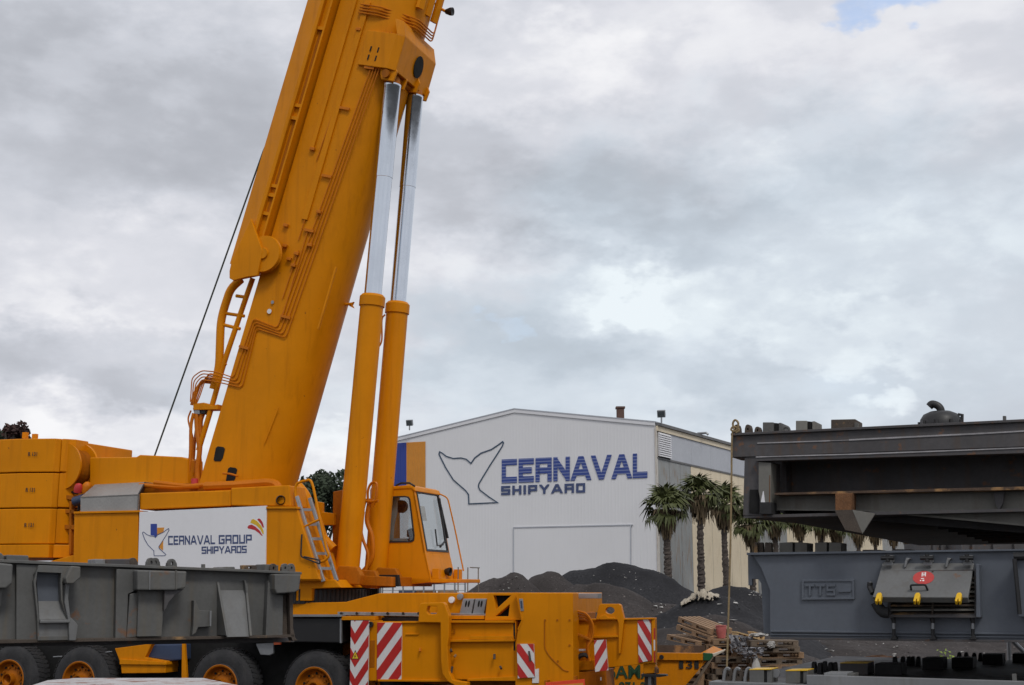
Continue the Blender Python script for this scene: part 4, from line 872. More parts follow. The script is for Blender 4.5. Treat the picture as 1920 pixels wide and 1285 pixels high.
# boom lamp at the top right
c = S(-.45).hit(836, 22); rod('lamp_arm', 'yellow', [S(-.45).hit(818, 12), c], .03); b = MB(); b.lathe(c, FA - ZA * .15, [(-.02, .02), (.0, .05), (.10, .085), (.16, .085), (.15, .06), (.13, .02)], 16); b.build('boom_lamp', 'blackp', crane, True)
cp('lamp_bracket', 'blackp', -.4, [(815, 5), (821, 7), (817, 30), (813, 28)], .1, .005)

# --- carrier
cp('chassis_beam', 'yellow', 1.15, [(480, 1132), (648, 1129), (712, 1112.5), (1060, 1112.5), (1060, 1153), (480, 1153)], 2.3)
cp('chassis_frame', 'yellow_dirty', .62, [(-260, 1195), (480, 1150), (1080, 1150), (1080, 1300), (480, 1262), (-260, 1290)], 1.24)
b = MB(); z0 = S(0).hit(600, 1131).z; z1 = S(0).hit(600, 1104).z; b.lathe(W(0, 0, z0), ZA, [(0, .6), (0, 1.22), (z1 - z0, 1.22), (z1 - z0, .6)], 72); sr = b.build('slewing_ring', 'blackp', crane, True)
for k in range(90):
    a = k * 2 * math.pi / 90; b = MB(); d = FA * math.cos(a) + LA * math.sin(a)
    if d.dot(LA) < -.2: continue
    b.tube([W(0, 0, z0 + .02) + d * 1.23, W(0, 0, z1 - .01) + d * 1.23], .022, 6); b.build('ring_bolt', 'black', sr)
cp('turntable_block', 'yellow', 1.2, [(440, 1087), (628, 1087), (640, 1102), (585, 1104), (584, 1127), (553, 1127), (440, 1120)], 2.4, .015)
cp('deck_lip', 'steel', 1.52, [(480, 1153), (640, 1153), (640, 1157), (480, 1157)], .4, .004)
cp('mudguard', 'blackp', 1.45, [(440, 1159), (637, 1159), (637, 1206), (440, 1202)], .7, .02)
cp('mudguard_edge', 'steel', 1.47, [(637, 1160), (640, 1160), (640, 1206), (637, 1206)], .04, 0)
cp('rail_bar', 'alu', 1.35, [(633, 1147.5), (1010, 1152), (1010, 1160), (633, 1153.5)], .08, .004)
for u in range(640, 800, 29): c = S(1.36).hit(u, 1150.5); b = MB(); b.cyl(c, c + LA * .015, .025, n=10); b.build('rail_bolt', 'blackp', crane)
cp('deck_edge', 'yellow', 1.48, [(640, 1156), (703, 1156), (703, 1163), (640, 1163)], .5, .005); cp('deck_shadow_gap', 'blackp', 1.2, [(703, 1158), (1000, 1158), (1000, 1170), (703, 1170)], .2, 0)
def striped(name, l, quad, stripes, parent=None, m='stripe_white', depth=.03):
    pl2 = S(l) if not isinstance(l, Plane) else l; b = MB(); poly(b, pl2, quad, depth); pt = b.build(name, m, parent or crane); b = MB(); up = pl2.off(.004)
    for s_ in stripes:
        q = s_
        n = len(quad)
        for i in range(n):
            x0, y0 = quad[i]; x1, y1 = quad[(i + 1) % n]; a, c = (y1 - y0), -(x1 - x0)
            cx = sum(k[0] for k in quad) / n; cy = sum(k[1] for k in quad) / n; k = a * x0 + c * y0
            if a * cx + c * cy > k: a, c, k = -a, -c, -k
            q = clip(q, a, c, k)
            if len(q) < 3: break
        if len(q) >= 3: poly(b, up, q, .003)
    b.build('red_stripes', 'red', pt); return pt
def diag(x0, y0, dx_, dy_, wv_, step, n):  # parallel bands
    out = []
    for i in range(n):
        ox, oy = x0, y0 + i * step; out.append([(ox, oy), (ox + dx_, oy + dy_), (ox + dx_, oy + dy_ + wv_), (ox, oy + wv_)])
    return out
def z2(x, y): return px(640, 1090, 5.333, x, y)
ch = []
for k in range(-1, 6):
    y = 1183 + k * 42.5; ch += [[(656, y - 13), (665.2, y + 5), (665.2, y + 26), (656, y + 8)], [(665.2, y + 5), (691.5, y - 36), (691.5, y - 15), (665.2, y + 26)]]
mk = striped('marker_board', 1.66, [(658, 1164), (691.5, 1164), (689, 1330), (655, 1330)], ch)
tr_ = part('warning_triangle', 'black_ink', mk, S(1.666), [(666, 1219), (673.2, 1236.5), (658.5, 1236.5)], .003); part('warning_face', 'flagyel', mk, S(1.669), [(666, 1222), (671.6, 1235.2), (660.3, 1235.2)], .003); part('warning_mark', 'black_ink', mk, S(1.672), [(667, 1226), (665.6, 1230), (667.4, 1230), (664.6, 1234.4), (665.3, 1231), (663.8, 1231)], .003)
cp('hinge_post', 'yellow', 1.58, [(692, 1164), (707, 1164), (705.5, 1277), (690, 1277)], .25, .01); cp('hinge_recess', 'yellow_dirty', 1.585, [(694, 1201), (703, 1201), (702, 1252), (692.5, 1252)], .02, .004)
c = S(1.6).hit(696, 1171); b = MB(); b.lathe(c, LA, [(0, .01), (0, .05), (.05, .05), (.05, .03), (.03, .02)], 14); b.build('hinge_eye', 'blackp', crane, True)
ob = cp('outrigger_box', 'yellow', 1.56, [(705, 1166), (842, 1165.5), (842, 1277), (704, 1277)], 2.9, .015)
striped('marker_board', 1.585, [(707.5, 1167.5), (753.5, 1168), (752, 1274), (706.5, 1275.5)], diag(690, 1163.5 - 26.0 * 0 + 24, 80, -112 + 0, 25.5, 46.5, 6))
cp('box_lip', 'yellow', 1.60, [(753, 1165), (842, 1165), (842, 1168.5), (753, 1168.5)], .1, .004); cp('box_lip', 'yellow', 1.60, [(708, 1274), (840, 1275), (840, 1278.5), (708, 1278)], .1, .004)
cp('handle_bar', 'yellow', 1.585, [(760, 1188.5), (784, 1188.5), (784, 1190.5), (760, 1190.5)], .03, .003)
for q in (((788, 1216), (789, 1222)), ((845, 1218), (848, 1222)), ((855, 1228), (853, 1232)), ((927, 1227), (928, 1236)), ((938, 1250), (941, 1254)), ((848, 1250), (847, 1262)), ((842, 1227), (844, 1231))):
    c0, c1 = (S(1.60).hit(*a) for a in q); b = MB(); b.tube([c0, c1 + LA * .03], .022, 6); b.build('latch', 'rust_lt' if q[0][0] > 843 else 'pipe', crane)
ap = S(1.70)
cp('outrigger_arm', 'yellow', 1.72, [z2(768, 412), z2(780, 235), z2(800, 218), z2(1015, 212), z2(1035, 235), z2(1075, 350), z2(1072, 560), z2(1060, 650), z2(1075, 900), z2(1110, 985), z2(1175, 1000), z2(1260, 1010), z2(1260, 1150), z2(1150, 1150), z2(1130, 1040), z2(1060, 1000), z2(1010, 930), z2(995, 800), z2(990, 415)], .14, .012,
   holes=[[z2(850, 300), z2(870, 330), z2(945, 330), z2(962, 300), z2(955, 252), z2(862, 250)]])
cp('outrigger_box', 'yellow', 1.54, [(842, 1167), (967, 1166), (967, 1275), (842, 1275)], 2.85, .015)
cp('box_lip', 'yellow', 1.62, [(842, 1164), (963, 1164), (963, 1168), (842, 1168)], .2, .004)
cp('box_ledge', 'yellow', 1.62, [(841, 1200), (963, 1199), (963, 1203), (841, 1204)], .1, .004); cp('box_ledge', 'yellow', 1.60, [(881, 1193), (962, 1193), (962, 1199), (881, 1199)], .06, .004)
cp('box_ledge', 'yellow', 1.62, [(876, 1273), (966, 1269), (966, 1277), (876, 1277)], .1, .004)
cp('box_seam', 'hole', 1.545, [(962.5, 1166), (965.5, 1166), (966, 1220), (963, 1220)], .02, 0)
b = MB(); font_mesh(b, '23', S(1.55).hit(842, 1189), FA, ZA, .09, .004, LA, .12); b.build('stencilled_number', 'yellow_dirty', crane)
# control boxes
for k, q in enumerate(([(868, 1123), (889, 1123), (883, 1153), (861, 1153)], [(891.5, 1123), (912.5, 1123), (907, 1153), (885.5, 1153)])):
    bx_ = cp('control_box', 'steel', 1.28, q, .18, .01); cx = sum(a[0] for a in q) / 4 + 1
    for dx_ in (-2.6, 2.6): part('box_slot', 'hole', bx_, S(1.284), ell(cx + dx_, 1132.5, 1.7, 6.5, 14, .18), .006)
cp('box_shelf', 'yellow', 1.45, [(842, 1154.5), (908, 1154.5), (908, 1161.5), (842, 1161.5)], .4, .006)
for u, v, m in ((848, 1125, 'ink_white'), (864, 1119, 'steel')): c = S(1.18).hit(u, v); b = MB(); b.lathe(c, LA, [(0, .01), (0, .055), (.05, .055), (.055, .01)], 16); b.build('gauge', m, crane, True)
cp('panel_block', 'yellow', 1.50, [(914.5, 1112), (966, 1111.5), (979, 1163), (908.5, 1163.5)], .5, .01, holes=[[(925, 1117), (958, 1117), (930, 1142.5)], [(955.5, 1133.5), (953, 1156), (929, 1156)]])
cp('panel_recess', 'hole', 1.36, [(916, 1113), (964, 1113), (970, 1161), (912, 1161)], .05, 0)
tc_ = cp('tool_cabinet', 'yellow', 1.62, [(966, 1111.5), (1074, 1112), (1075.5, 1320), (966, 1320), (966, 1210), (971, 1180), (978.5, 1163)], .34, .012)
b = MB(); pth = [S(1.626).hit(*q) for q in ((1021, 1163), (1021, 1217), (1033, 1234), (1057, 1257), (1066, 1259))]; b.tube(arc(pth, .1), .010, 6); b.build('cabinet_seam', 'yellow_dirty', tc_)
for q in ((1022, 1163), (1045, 1163), (1068, 1163), (1068, 1210), (1046, 1240)): c = S(1.62).hit(*q); b = MB(); b.cyl(c, c + LA * .012, .018, n=8); b.build('cabinet_bolt', 'yellow_dirty', tc_)
hb = cp('cabinet_handle', 'steel', 1.63, [(973, 1123), (980, 1123), (982, 1146), (976, 1146)], .03, .004); part('handle_slot', 'navy', hb, S(1.634), [(975.5, 1127), (978.5, 1127), (979.5, 1141), (977, 1141)], .006)
cp('cabinet_rim', 'yellow', 1.63, [(966, 1111), (968, 1111), (980, 1163), (972, 1182), (970, 1180), (977.5, 1163)], .03, .003)
cp('deck_plank', 'alu', .8, [(1076, 1113), (1121, 1113), (1121, 1122.5), (1076, 1122.5)], .25, .004)
cp('cabinet_side_brace', 'yellow_dirty', 1.35, [(1075, 1122), (1081, 1160), (1083, 1188), (1110, 1199), (1110, 1203), (1075, 1190)], .1, .005)
# right-hand outrigger
cp('outrigger_box', 'yellow', 1.05, [(1078, 1162), (1085, 1163), (1168, 1162), (1226, 1160), (1227, 1243), (1140, 1252), (1078, 1262)], .10, .008)
cp('box_lip', 'yellow', 1.10, [(1084, 1161), (1226, 1158.5), (1226, 1161.5), (1084, 1164)], .2, .003); cp('box_ledge', 'yellow', 1.10, [(1096, 1193), (1160, 1191), (1160, 1195), (1096, 1197)], .08, .003)
cp('lifting_eye', 'yellow', 1.12, [(1117, 1162), (1123, 1135), (1127, 1132.5), (1160, 1132.5), (1164, 1135), (1170, 1162), (1167, 1190), (1163, 1226), (1160, 1226), (1160, 1170), (1157, 1162)], .10, .008, holes=[ell(1143.5, 1145, 8.5, 6.5)])
cp('eye_foot', 'yellow', 1.16, [(1124, 1157), (1134, 1152), (1140, 1158), (1152, 1158), (1154, 1162), (1124, 1162)], .08, .008)
ep = cp('box_end_plate', 'yellow', 1.08, [(1222, 1160), (1228, 1160), (1229, 1243), (1223, 1243)], .13, .004)
for k in range(3): part('end_stripe', 'stripe_white' if k % 2 else 'red', ep, S(1.084), [(1225.6, 1178 + k * 22), (1228.2, 1178 + k * 22), (1228.6, 1198 + k * 22), (1225.8, 1198 + k * 22)], .005)
striped('marker_board', 1.075, [(1195.5, 1163), (1219.5, 1161), (1222, 1238.5), (1197.5, 1243)], diag(1190, 1158 - 60, 34, 58, 21, 39, 7), depth=.02)
striped('marker_board', 1.66, [(969, 1208), (1000.5, 1207.5), (1003, 1270), (971, 1272)], diag(965, 1210 - 58, 40, 56, 22, 42, 6))
striped('marker_board', 1.40, [(1114, 1201), (1136, 1199.5), (1140, 1257), (1116, 1260)], diag(1110, 1195, 32, -56, 22, 44, 6))
cp('board_bracket', 'rust_lt', 1.68, [(990, 1221), (993, 1221), (996, 1240), (992, 1240)], .02, .003)
cp('number_card', 'ink_white', 1.64, [(998, 1256), (1010, 1254), (1010, 1281), (998, 1281)], .02, .002)
for u0, u1, v, l in ((974, 997, 1277, 1.5), (1117, 1136, 1266, 1.2)):
    lm = cp('tail_lamp', 'tail', l, [(u0, v), (u1, v - 2), (u1 + 2, v + 30), (u0 + 1, v + 30)], .1, .01); part('lamp_strip', 'ink_white', lm, S(l + .004), [((u0 + u1) / 2 - 1, v + 4), ((u0 + u1) / 2 + 1.2, v + 4), ((u0 + u1) / 2 + 1.2, v + 10), ((u0 + u1) / 2 - 1, v + 10)], .005)
cp('rear_bumper', 'yellow_dirty', 1.2, [(1075, 1262), (1136, 1256), (1140, 1330), (1075, 1330)], .5, .01)
hz_ = cp('vehicle_marker_plate', 'hazard', 1.80, [(1023, 1280), (1096, 1273.5), (1097, 1310), (1023, 1316)], .02, .003); part('marker_face', 'orange', hz_, S(1.806), [(1026, 1286.5), (1093.5, 1280.5), (1094, 1303), (1026, 1309)], .004)
cp('marker_bracket', 'yellow_dirty', 1.79, [(1020, 1276), (1026, 1276), (1026, 1330), (1020, 1330)], .15, .005); cp('marker_bracket', 'yellow_dirty', 1.79, [(1075, 1268), (1079, 1268), (1079, 1330), (1075, 1330)], .15, .005)
cp('inner_ledge', 'yellow', 1.15, [(1075, 1240), (1112, 1238), (1112, 1256), (1075, 1258)], .3, .006); rod('inner_pipe', 'ink_white', [S(1.2).hit(1075, 1220), S(1.2).hit(1102, 1219)], .02)
rod('hydraulic_hose', 'blackp', curve([S(1.3).hit(*q) for q in ((1078, 1240), (1085, 1232), (1095, 1228), (1105, 1232))]), .04)
for k in range(4): rod('hydraulic_hose', 'pipe', curve([S(1.34 - .03 * k).hit(*q) for q in ((1083, 1146 + k * 5), (1100, 1152 + k * 4), (1112 - k * 2, 1172), (1111 - k * 3, 1196), (1103 - k, 1215), (1106 - k * 2, 1240))]), .018, n=6)
# jack leg at the right end
cp('jack_leg', 'rust_lt', .95, [(1208, 1262), (1225, 1262), (1226, 1345), (1208, 1345)], .22, .01); cp('jack_leg_face', 'steel', .96, [(1215, 1266), (1221, 1266), (1221.5, 1345), (1215, 1345)], .05, .004)
cp('jack_collar', 'yellow', 1.0, [(1206, 1246), (1228, 1240), (1232, 1262), (1206, 1264)], .12, .01); cp('jack_pin', 'rust', 1.05, [(1227, 1250), (1233, 1254), (1233, 1263), (1227, 1263)], .1, .008)
cp('jack_tray', 'blackp', 1.1, [(1202, 1264), (1248, 1265), (1250, 1268), (1236, 1270), (1202, 1269)], .14, .004)
p = W(loc(S(.9).hit(1216, 1300)).x, .84, 0); b = MB(); b.lathe(p, ZA, [(0, .05), (0, .32), (.05, .32), (.09, .12), (.2, .1), (.2, .02)], 24); b.build('jack_foot', 'steel', crane, True)
# things between the axles
cp('step_box', 'yellow', 1.30, [(215, 1216), (285, 1207), (272, 1233), (312, 1240), (310, 1262), (228, 1263), (226, 1245)], .8, .01)
cp('step_ledge', 'yellow', 1.34, [(224, 1236), (312, 1242), (312, 1247), (224, 1246)], .2, .006)
cp('side_tank', 'navy', 1.2, [(287, 1208), (341, 1207), (341, 1238), (318, 1240), (274, 1234)], .8, .03); cp('axle_shield', 'yellow', 1.25, [(341, 1206), (346, 1206), (352, 1300), (340, 1300)], .06, .004)
cp('underbody_shade', 'hole', .9, [(-200, 1205), (640, 1175), (640, 1300), (-200, 1300)], .05, 0)  # near-black sheet: shade beneath the carrier put into the colour
cp('mud_flap', 'steel', 1.35, [(479, 1207), (513, 1205), (512, 1226), (505, 1229), (488, 1228)], .06, .01); cp('marker_lamp', 'amber', 1.40, [(513, 1204), (526, 1203.5), (526, 1209), (513, 1209.5)], .05, .006)
rod('brake_line', 'steel', curve([S(1.2).hit(*q) for q in ((210, 1222), (160, 1228), (100, 1232))]), .012)

# --- wheels
def tyre_mb(r_):
    b = MB(); n = 60; rings = []
    for h, q in ((0, .36), (.03, .40), (.02, .50), (.05, .60), (.10, .655)): rings.append((h, q))
    pr = rings + [(.13, .675), (.37, .675), (.40, .655), (.45, .60), (.48, .5), (.47, .40), (.5, .36)]
    b.lathe((0, 0, 0), V((0, -1, 0)), [(-h, q) for h, q in pr], 64)
    for k in range(44):                                   # tread blocks
        a = k * 2 * math.pi / 44
        for j in (0, 1):
            y0 = .09 + j * .17 ; t = V((math.cos(a + j * .07), 0, math.sin(a + j * .07))); s_ = V((-t.z, 0, t.x))
            b.box(t * .668 - s_ * .032 + V((0, y0, 0)), s_ * .058 + V((0, .0, 0)), V((0, .145, 0)) + s_ * (.03 if j else -.03), t * .014)
    return b
wl = thing('wheel_template', (0, 0, 0), 'x', 'x')
wheel0 = MB(); wheel0.lathe((0, 0, 0), V((0, -1, 0)), [(-.20, .02), (-.02, .08), (.0, .10), (.05, .10), (.055, .115), (-.07, .12), (-.10, .20), (-.10, .27), (-.06, .30), (-.20, .31), (-.2, .02)], 40)
wh0 = wheel0.build('wheel', 'yellow_dirty', None, True, local=True)
tyre_mb(.69).build('tyre', 'tyre', wh0, True, local=True)
b = MB(); b.lathe((0, 0, 0), V((0, -1, 0)), [(.012, .385), (.02, .375), (.012, .35), (-.05, .335), (-.09, .30), (-.14, .30), (-.14, .36), (-.1, .375)], 48); b.build('rim', 'yellow_dirty', wh0, True, local=True)
for k in range(10):
    a = k * math.pi / 5; c = V((math.cos(a) * .225, .098, math.sin(a) * .225)); b = MB(); b.cyl(c, c + V((0, -.035, 0)), .019, n=6); b.build('wheel_nut', 'yellow_dirty', wh0, local=True)
for k in range(10):
    a = k * math.pi / 5 + .31; c = V((math.cos(a) * .262, .0955, math.sin(a) * .262)); b = MB(); b.cyl(c, c + V((0, -.02, 0)), .021, n=8); b.build('hand_hole', 'hole', wh0, local=True)
first = True
for u in (15, 147, 412, 589):
    f = loc(S(1.45).hit(u, 1283)).x
    for l, rz in ((1.45, -YAW), (-1.45, math.pi - YAW)):
        o = wh0 if first else dup(wh0); first = False; o.parent = crane; q = W(f, l, .69) - CO; o.location = q; o.rotation_euler = (0, 0, rz)
for f in (loc(S(1.45).hit(15, 1283)).x - 1.7, 1.55):
    for l, rz in ((1.45 if f < 0 else 1.05, -YAW), (-1.45, math.pi - YAW)):
        o = dup(wh0, crane); o.location = W(f, l, .69) - CO; o.rotation_euler = (0, 0, rz)
bpy.data.objects.remove(wl)
# ------------------------------------------------------------------ grey hatch cover in the left foreground
def z1(x, y): return px(0, 780, 2.544, x, y)
def z2b(x, y): return px(440, 860, 3.023, x, y)
GA = P(0, 1100, 16.6); GB = P(560, 1100, 18.6); GA.z = GB.z = 0
GX = (GB - GA).normalized(); GNm = V((GX.y, -GX.x, 0)); GNm = GNm if GNm.y < 0 else -GNm
G0 = Plane(GA, GNm)
lc = thing('hatch_cover', GA, 'long grey ribbed steel hatch cover in front of the crane, lugs along its top', 'hatch cover')
def gpart(name, m, out, pts, depth, bevel=.008, holes=(), parent=None): return part(name, m, parent or lc, G0.off(out), pts, depth, bevel, holes)
LEFT = -1900
def ext(v0, v1): # follow an edge line to the far left, in pixels
    return v0 + (v0 - v1) / 560 * (0 - LEFT)
top0, top1, bo0, bo1 = 1054, 1076, 1207, 1194
zt = G0.hit(300, 1066).z; zb_ = G0.hit(300, 1199).z
e_l = GA - GX * 9.5; 
def gz(p, z): return V((p.x, p.y, z))
eR = G0.hit(548, 1100)
b = MB(); b.prism([gz(e_l, zb_), gz(eR, G0.hit(548, 1193).z), gz(eR, G0.hit(548, 1077).z), G0.hit(0, 1053), gz(e_l, zt + .1)], -GNm * 3.0); b.build('web_plate', 'grey', lc)
b = MB(); o = G0.off(.14); b.prism([gz(e_l + GNm * .14, zt + .12), o.hit(0, 1049), o.hit(480, 1068.5), o.hit(566, 1073), o.hit(566, 1077.5), o.hit(480, 1073.5), o.hit(0, 1055), gz(e_l + GNm * .14, zt + .07)], -GNm * .16); b.build('top_flange', 'grey', lc, bevel=.006)
b = MB(); o = G0.off(.16); b.prism([gz(e_l + GNm * .16, zb_ + .05), o.hit(0, 1200), o.hit(480, 1192), o.hit(552, 1190), o.hit(552, 1195), o.hit(480, 1197), o.hit(0, 1207), gz(e_l + GNm * .16, zb_ - .03)], -GNm * .2); b.build('bottom_flange', 'rust_lt', lc, bevel=.005)
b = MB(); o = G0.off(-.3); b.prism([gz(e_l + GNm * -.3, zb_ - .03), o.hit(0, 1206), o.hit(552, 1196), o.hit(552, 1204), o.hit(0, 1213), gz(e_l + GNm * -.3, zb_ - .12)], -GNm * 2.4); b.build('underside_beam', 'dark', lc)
# left bracket + recess with guide wedge
gpart('bracket', 'grey', .30, [z1(-20, 700), z1(62, 708), z1(58, 800), z1(30, 822), z1(-20, 824)], .30, .02)
gpart('bracket_web', 'grey', .12, [z1(-20, 824), z1(12, 822), z1(4, 905), z1(-20, 940)], .12)
gpart('stiffener', 'grey', .10, [z1(78, 708), z1(190, 712), z1(160, 760), z1(178, 1070), z1(78, 1070)], .10)
rc = gpart('recess_frame', 'grey', .20, [z1(185, 712), z1(345, 718), z1(312, 770), z1(298, 790), z1(300, 885), z1(328, 985), z1(330, 1070), z1(180, 1072), z1(178, 960), z1(160, 790)], .2, .004, holes=[[z1(178, 745), z1(292, 750), z1(288, 800), z1(292, 880), z1(322, 985), z1(322, 1050), z1(186, 1052), z1(186, 965), z1(172, 800)]])
gpart('recess_back', 'blue', .03, [z1(172, 742), z1(296, 747), z1(300, 890), z1(182, 884)], .03, 0)
b = MB(); a, c = G0.hit(*z1(180, 880)), G0.hit(*z1(320, 880)); zz = [G0.hit(*z1(240, y)).z for y in (878, 968, 985, 1052)]
sec = [(.02, zz[0]), (.19, zz[1]), (.27, zz[1] - .01), (.27, zz[2]), (.19, zz[2] - .005), (.19, zz[3]), (.0, zz[3])]
b.prism([gz(a + GNm * d, z) for d, z in sec], gz(c, 0) - gz(a, 0)); b.build('guide_wedge', 'grey_mid', lc, bevel=.006)
gpart('guide_fin', 'grey', .38, [z1(345, 716), z1(384, 720), z1(384, 770), z1(352, 800), z1(318, 800), z1(312, 775)], .38, .012)
gpart('guide_fin', 'grey_mid', .26, [z1(316, 796), z1(332, 800), z1(326, 870), z1(336, 960), z1(362, 985), z1(372, 1000), z1(362, 1072), z1(330, 1072), z1(328, 985), z1(308, 890)], .1, .008)
# bay with central bracket
gpart('column_web', 'grey', .12, [z1(556, 730), z1(662, 734), z1(655, 830), z1(612, 850), z1(604, 1060), z1(550, 1062)], .12)
cb = gpart('bracket', 'grey', .36, [z1(655, 735), z1(892, 742), z1(886, 822), z1(828, 832), z1(655, 832)], .36, .02)
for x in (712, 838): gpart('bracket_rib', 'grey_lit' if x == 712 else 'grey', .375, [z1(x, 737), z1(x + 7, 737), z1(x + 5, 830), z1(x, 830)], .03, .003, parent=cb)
gpart('column_box', 'grey', .20, [z1(662, 832), z1(785, 834), z1(772, 1052), z1(654, 1054)], .2, .008)
gpart('column_box', 'grey', .14, [z1(620, 850), z1(662, 842), z1(654, 1054), z1(604, 1058)], .14, .006)
b = MB(); poly(b, G0.off(.30), [z1(785, 832), z1(880, 826), z1(835, 855), z1(805, 890), z1(790, 925), z1(783, 930)], .30); b.build('gusset', 'dark', lc, bevel=.006)
gpart('hook_bracket', 'grey', .12, [z1(925, 880), z1(934, 882), z1(952, 928), z1(1008, 930), z1(1006, 1005), z1(945, 1008), z1(935, 1035), z1(917, 1046), z1(922, 1000)], .12, .006)
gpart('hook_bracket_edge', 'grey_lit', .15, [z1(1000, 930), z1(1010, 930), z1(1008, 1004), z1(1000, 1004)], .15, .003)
# sloped panel between two fins
b = MB(); zz = [G0.hit(*z1(1110, y)).z for y in (832, 1050)]; a0, c0 = G0.hit(*z1(1048, 840)), G0.hit(*z1(1172, 840)); a1, c1 = G0.off(.30).hit(*z1(1082, 1050)), G0.off(.30).hit(*z1(1192, 1050))
b.prism([gz(a0, zz[0]), gz(c0, zz[0]), gz(c1, zz[1]), gz(a1, zz[1])], -GNm * .02); b.build('sloped_panel', 'grey_mid', lc)
for x0, x1 in ((1034, 1080), (1168, 1192)):
    b = MB(); o = G0.hit(*z1(x0, 788)); q = G0.off(.36).hit(*z1(x1, 1048)); q0 = gz(G0.hit(*z1(x0 + 6, 900)), q.z); b.prism([o, q, q0], GX * .03); b.build('fin', 'grey', lc)
# right end
gpart('end_box', 'grey', .34, [z2b(228, 655), z2b(376, 657), z2b(366, 745), z2b(340, 758), z2b(240, 766), z2b(228, 740)], .34, .015)
gpart('end_column', 'grey', .14, [z2b(190, 690), z2b(240, 770), z2b(275, 775), z2b(272, 1003), z2b(176, 1005)], .14, .006)
gpart('end_column', 'rust_lt', .06, [z2b(275, 775), z2b(292, 770), z2b(300, 1010), z2b(270, 1003)], .06, .004)
gpart('end_plate', 'rust_lt', .16, [z2b(310, 765), z2b(330, 760), z2b(332, 960), z2b(345, 1018), z2b(358, 1030), z2b(330, 1034), z2b(316, 1000)], .16, .004)
gpart('stiffener', 'grey', .08, [z2b(55, 690), z2b(62, 690), z2b(110, 1003), z2b(96, 1003)], .12, .004)
# sockets, lugs and pads on the top
def lug(pl, u, v0, v1, wpx, th, parent, m='grey', hole=True):
    pts = [(u - wpx / 2, v1), (u - wpx * .42, v0 + (v1 - v0) * .35)] + [(u + wpx * .36 * math.cos(a), v0 + wpx * .36 - wpx * .36 * math.sin(a)) for a in (math.pi - k * math.pi / 8 for k in range(9))] + [(u + wpx * .42, v0 + (v1 - v0) * .35), (u + wpx / 2, v1)]
    hs = [ell(u, v0 + (v1 - v0) * .45, wpx * .11, wpx * .2, 12)] if hole else []
    part('lug', m, parent, pl, pts, th, 0.004, hs)
gl = G0.off(-.25)
gpart('container_socket', 'grey', -.2, [z1(-20, 650), z1(5, 652), z1(22, 672), z1(24, 700), z1(-20, 698)], .4, .02)
gpart('container_socket', 'grey', -.15, [z1(32, 663), z1(136, 666), z1(138, 706), z1(32, 702)], .45, .012)
gpart('container_socket', 'grey_lit', -.15, [z1(453, 683), z1(503, 684), z1(503, 722), z1(453, 720)], .45, .01); gpart('socket_side', 'dark', -.18, [z1(503, 684), z1(618, 682), z1(618, 724), z1(503, 722)], .4, .01)
lug(gl, 250, 1046, 1066, 20, .1, lc, 'rust_lt', False); lug(gl, 284, 1046, 1067, 19, .1, lc); lug(gl.off(-.18), 292, 1046, 1067, 19, .1, lc); lug(gl, 323, 1048, 1068, 20, .1, lc)
gpart('peg', 'grey', -.2, [(380, 1058), (385, 1058), (385, 1072), (380, 1072)], .08, .004)
gpart('low_pad', 'grey', -.1, [(412, 1072), (420, 1063), (440, 1063), (443, 1073)], .5, .01)
gpart('eye_plate', 'rust_lt', -.1, [(454, 1060), (481, 1060), (482, 1074), (454, 1074)], .1, .004, holes=[ell(469, 1064.5, 3, 2.5, 12)])
gpart('container_socket', 'grey', -.1, [(496, 1058), (522, 1060), (522, 1076), (496, 1075)], .4, .01)
for u in (513, 535, 547): lug(G0.off(-.05), u, 1057, 1076, 15, .08, lc, 'grey' if u > 520 else 'rust_lt')
# stacks of timber that carry it, outside the frame
for s0 in (-1.6, -8.5):
    tb = thing('timber_crib', (GA + GX * s0 - GNm * 1.5), 'stack of baulks under the left hatch cover beyond the frame, ' + ('nearer the crane' if s0 > -5 else 'farther from the crane'), 'timber stack')
    for j in range(8):
        h = (zb_ - .12) / 8; b = MB(); o = GA + GX * s0 - GNm * .4
        if j % 2: 
            for k in (0, .8): b.box(o + GX * k + V((0, 0, j * h)), GX * .25, -GNm * 2.2, V((0, 0, h * .99)))
        else:
            for k in (0, 1.9): b.box(o - GNm * k + V((0, 0, j * h)), GX * 1.05, -GNm * .3, V((0, 0, h * .99)))
        b.build('baulk', 'wood_old', tb)

# ------------------------------------------------------------------ stack of hatch covers on the right
RX = V((.899, -.438, 0)).normalized(); RD = V((.438, .899, 0)).normalized()
def rplane(u, y): o = P(u, 1100, y); o.z = 0; return Plane(o, -RD)
def z4(x, y): return px(1340, 740, 3.310, x, y)
def z5(x, y): return px(1340, 980, 3.310, x, y)
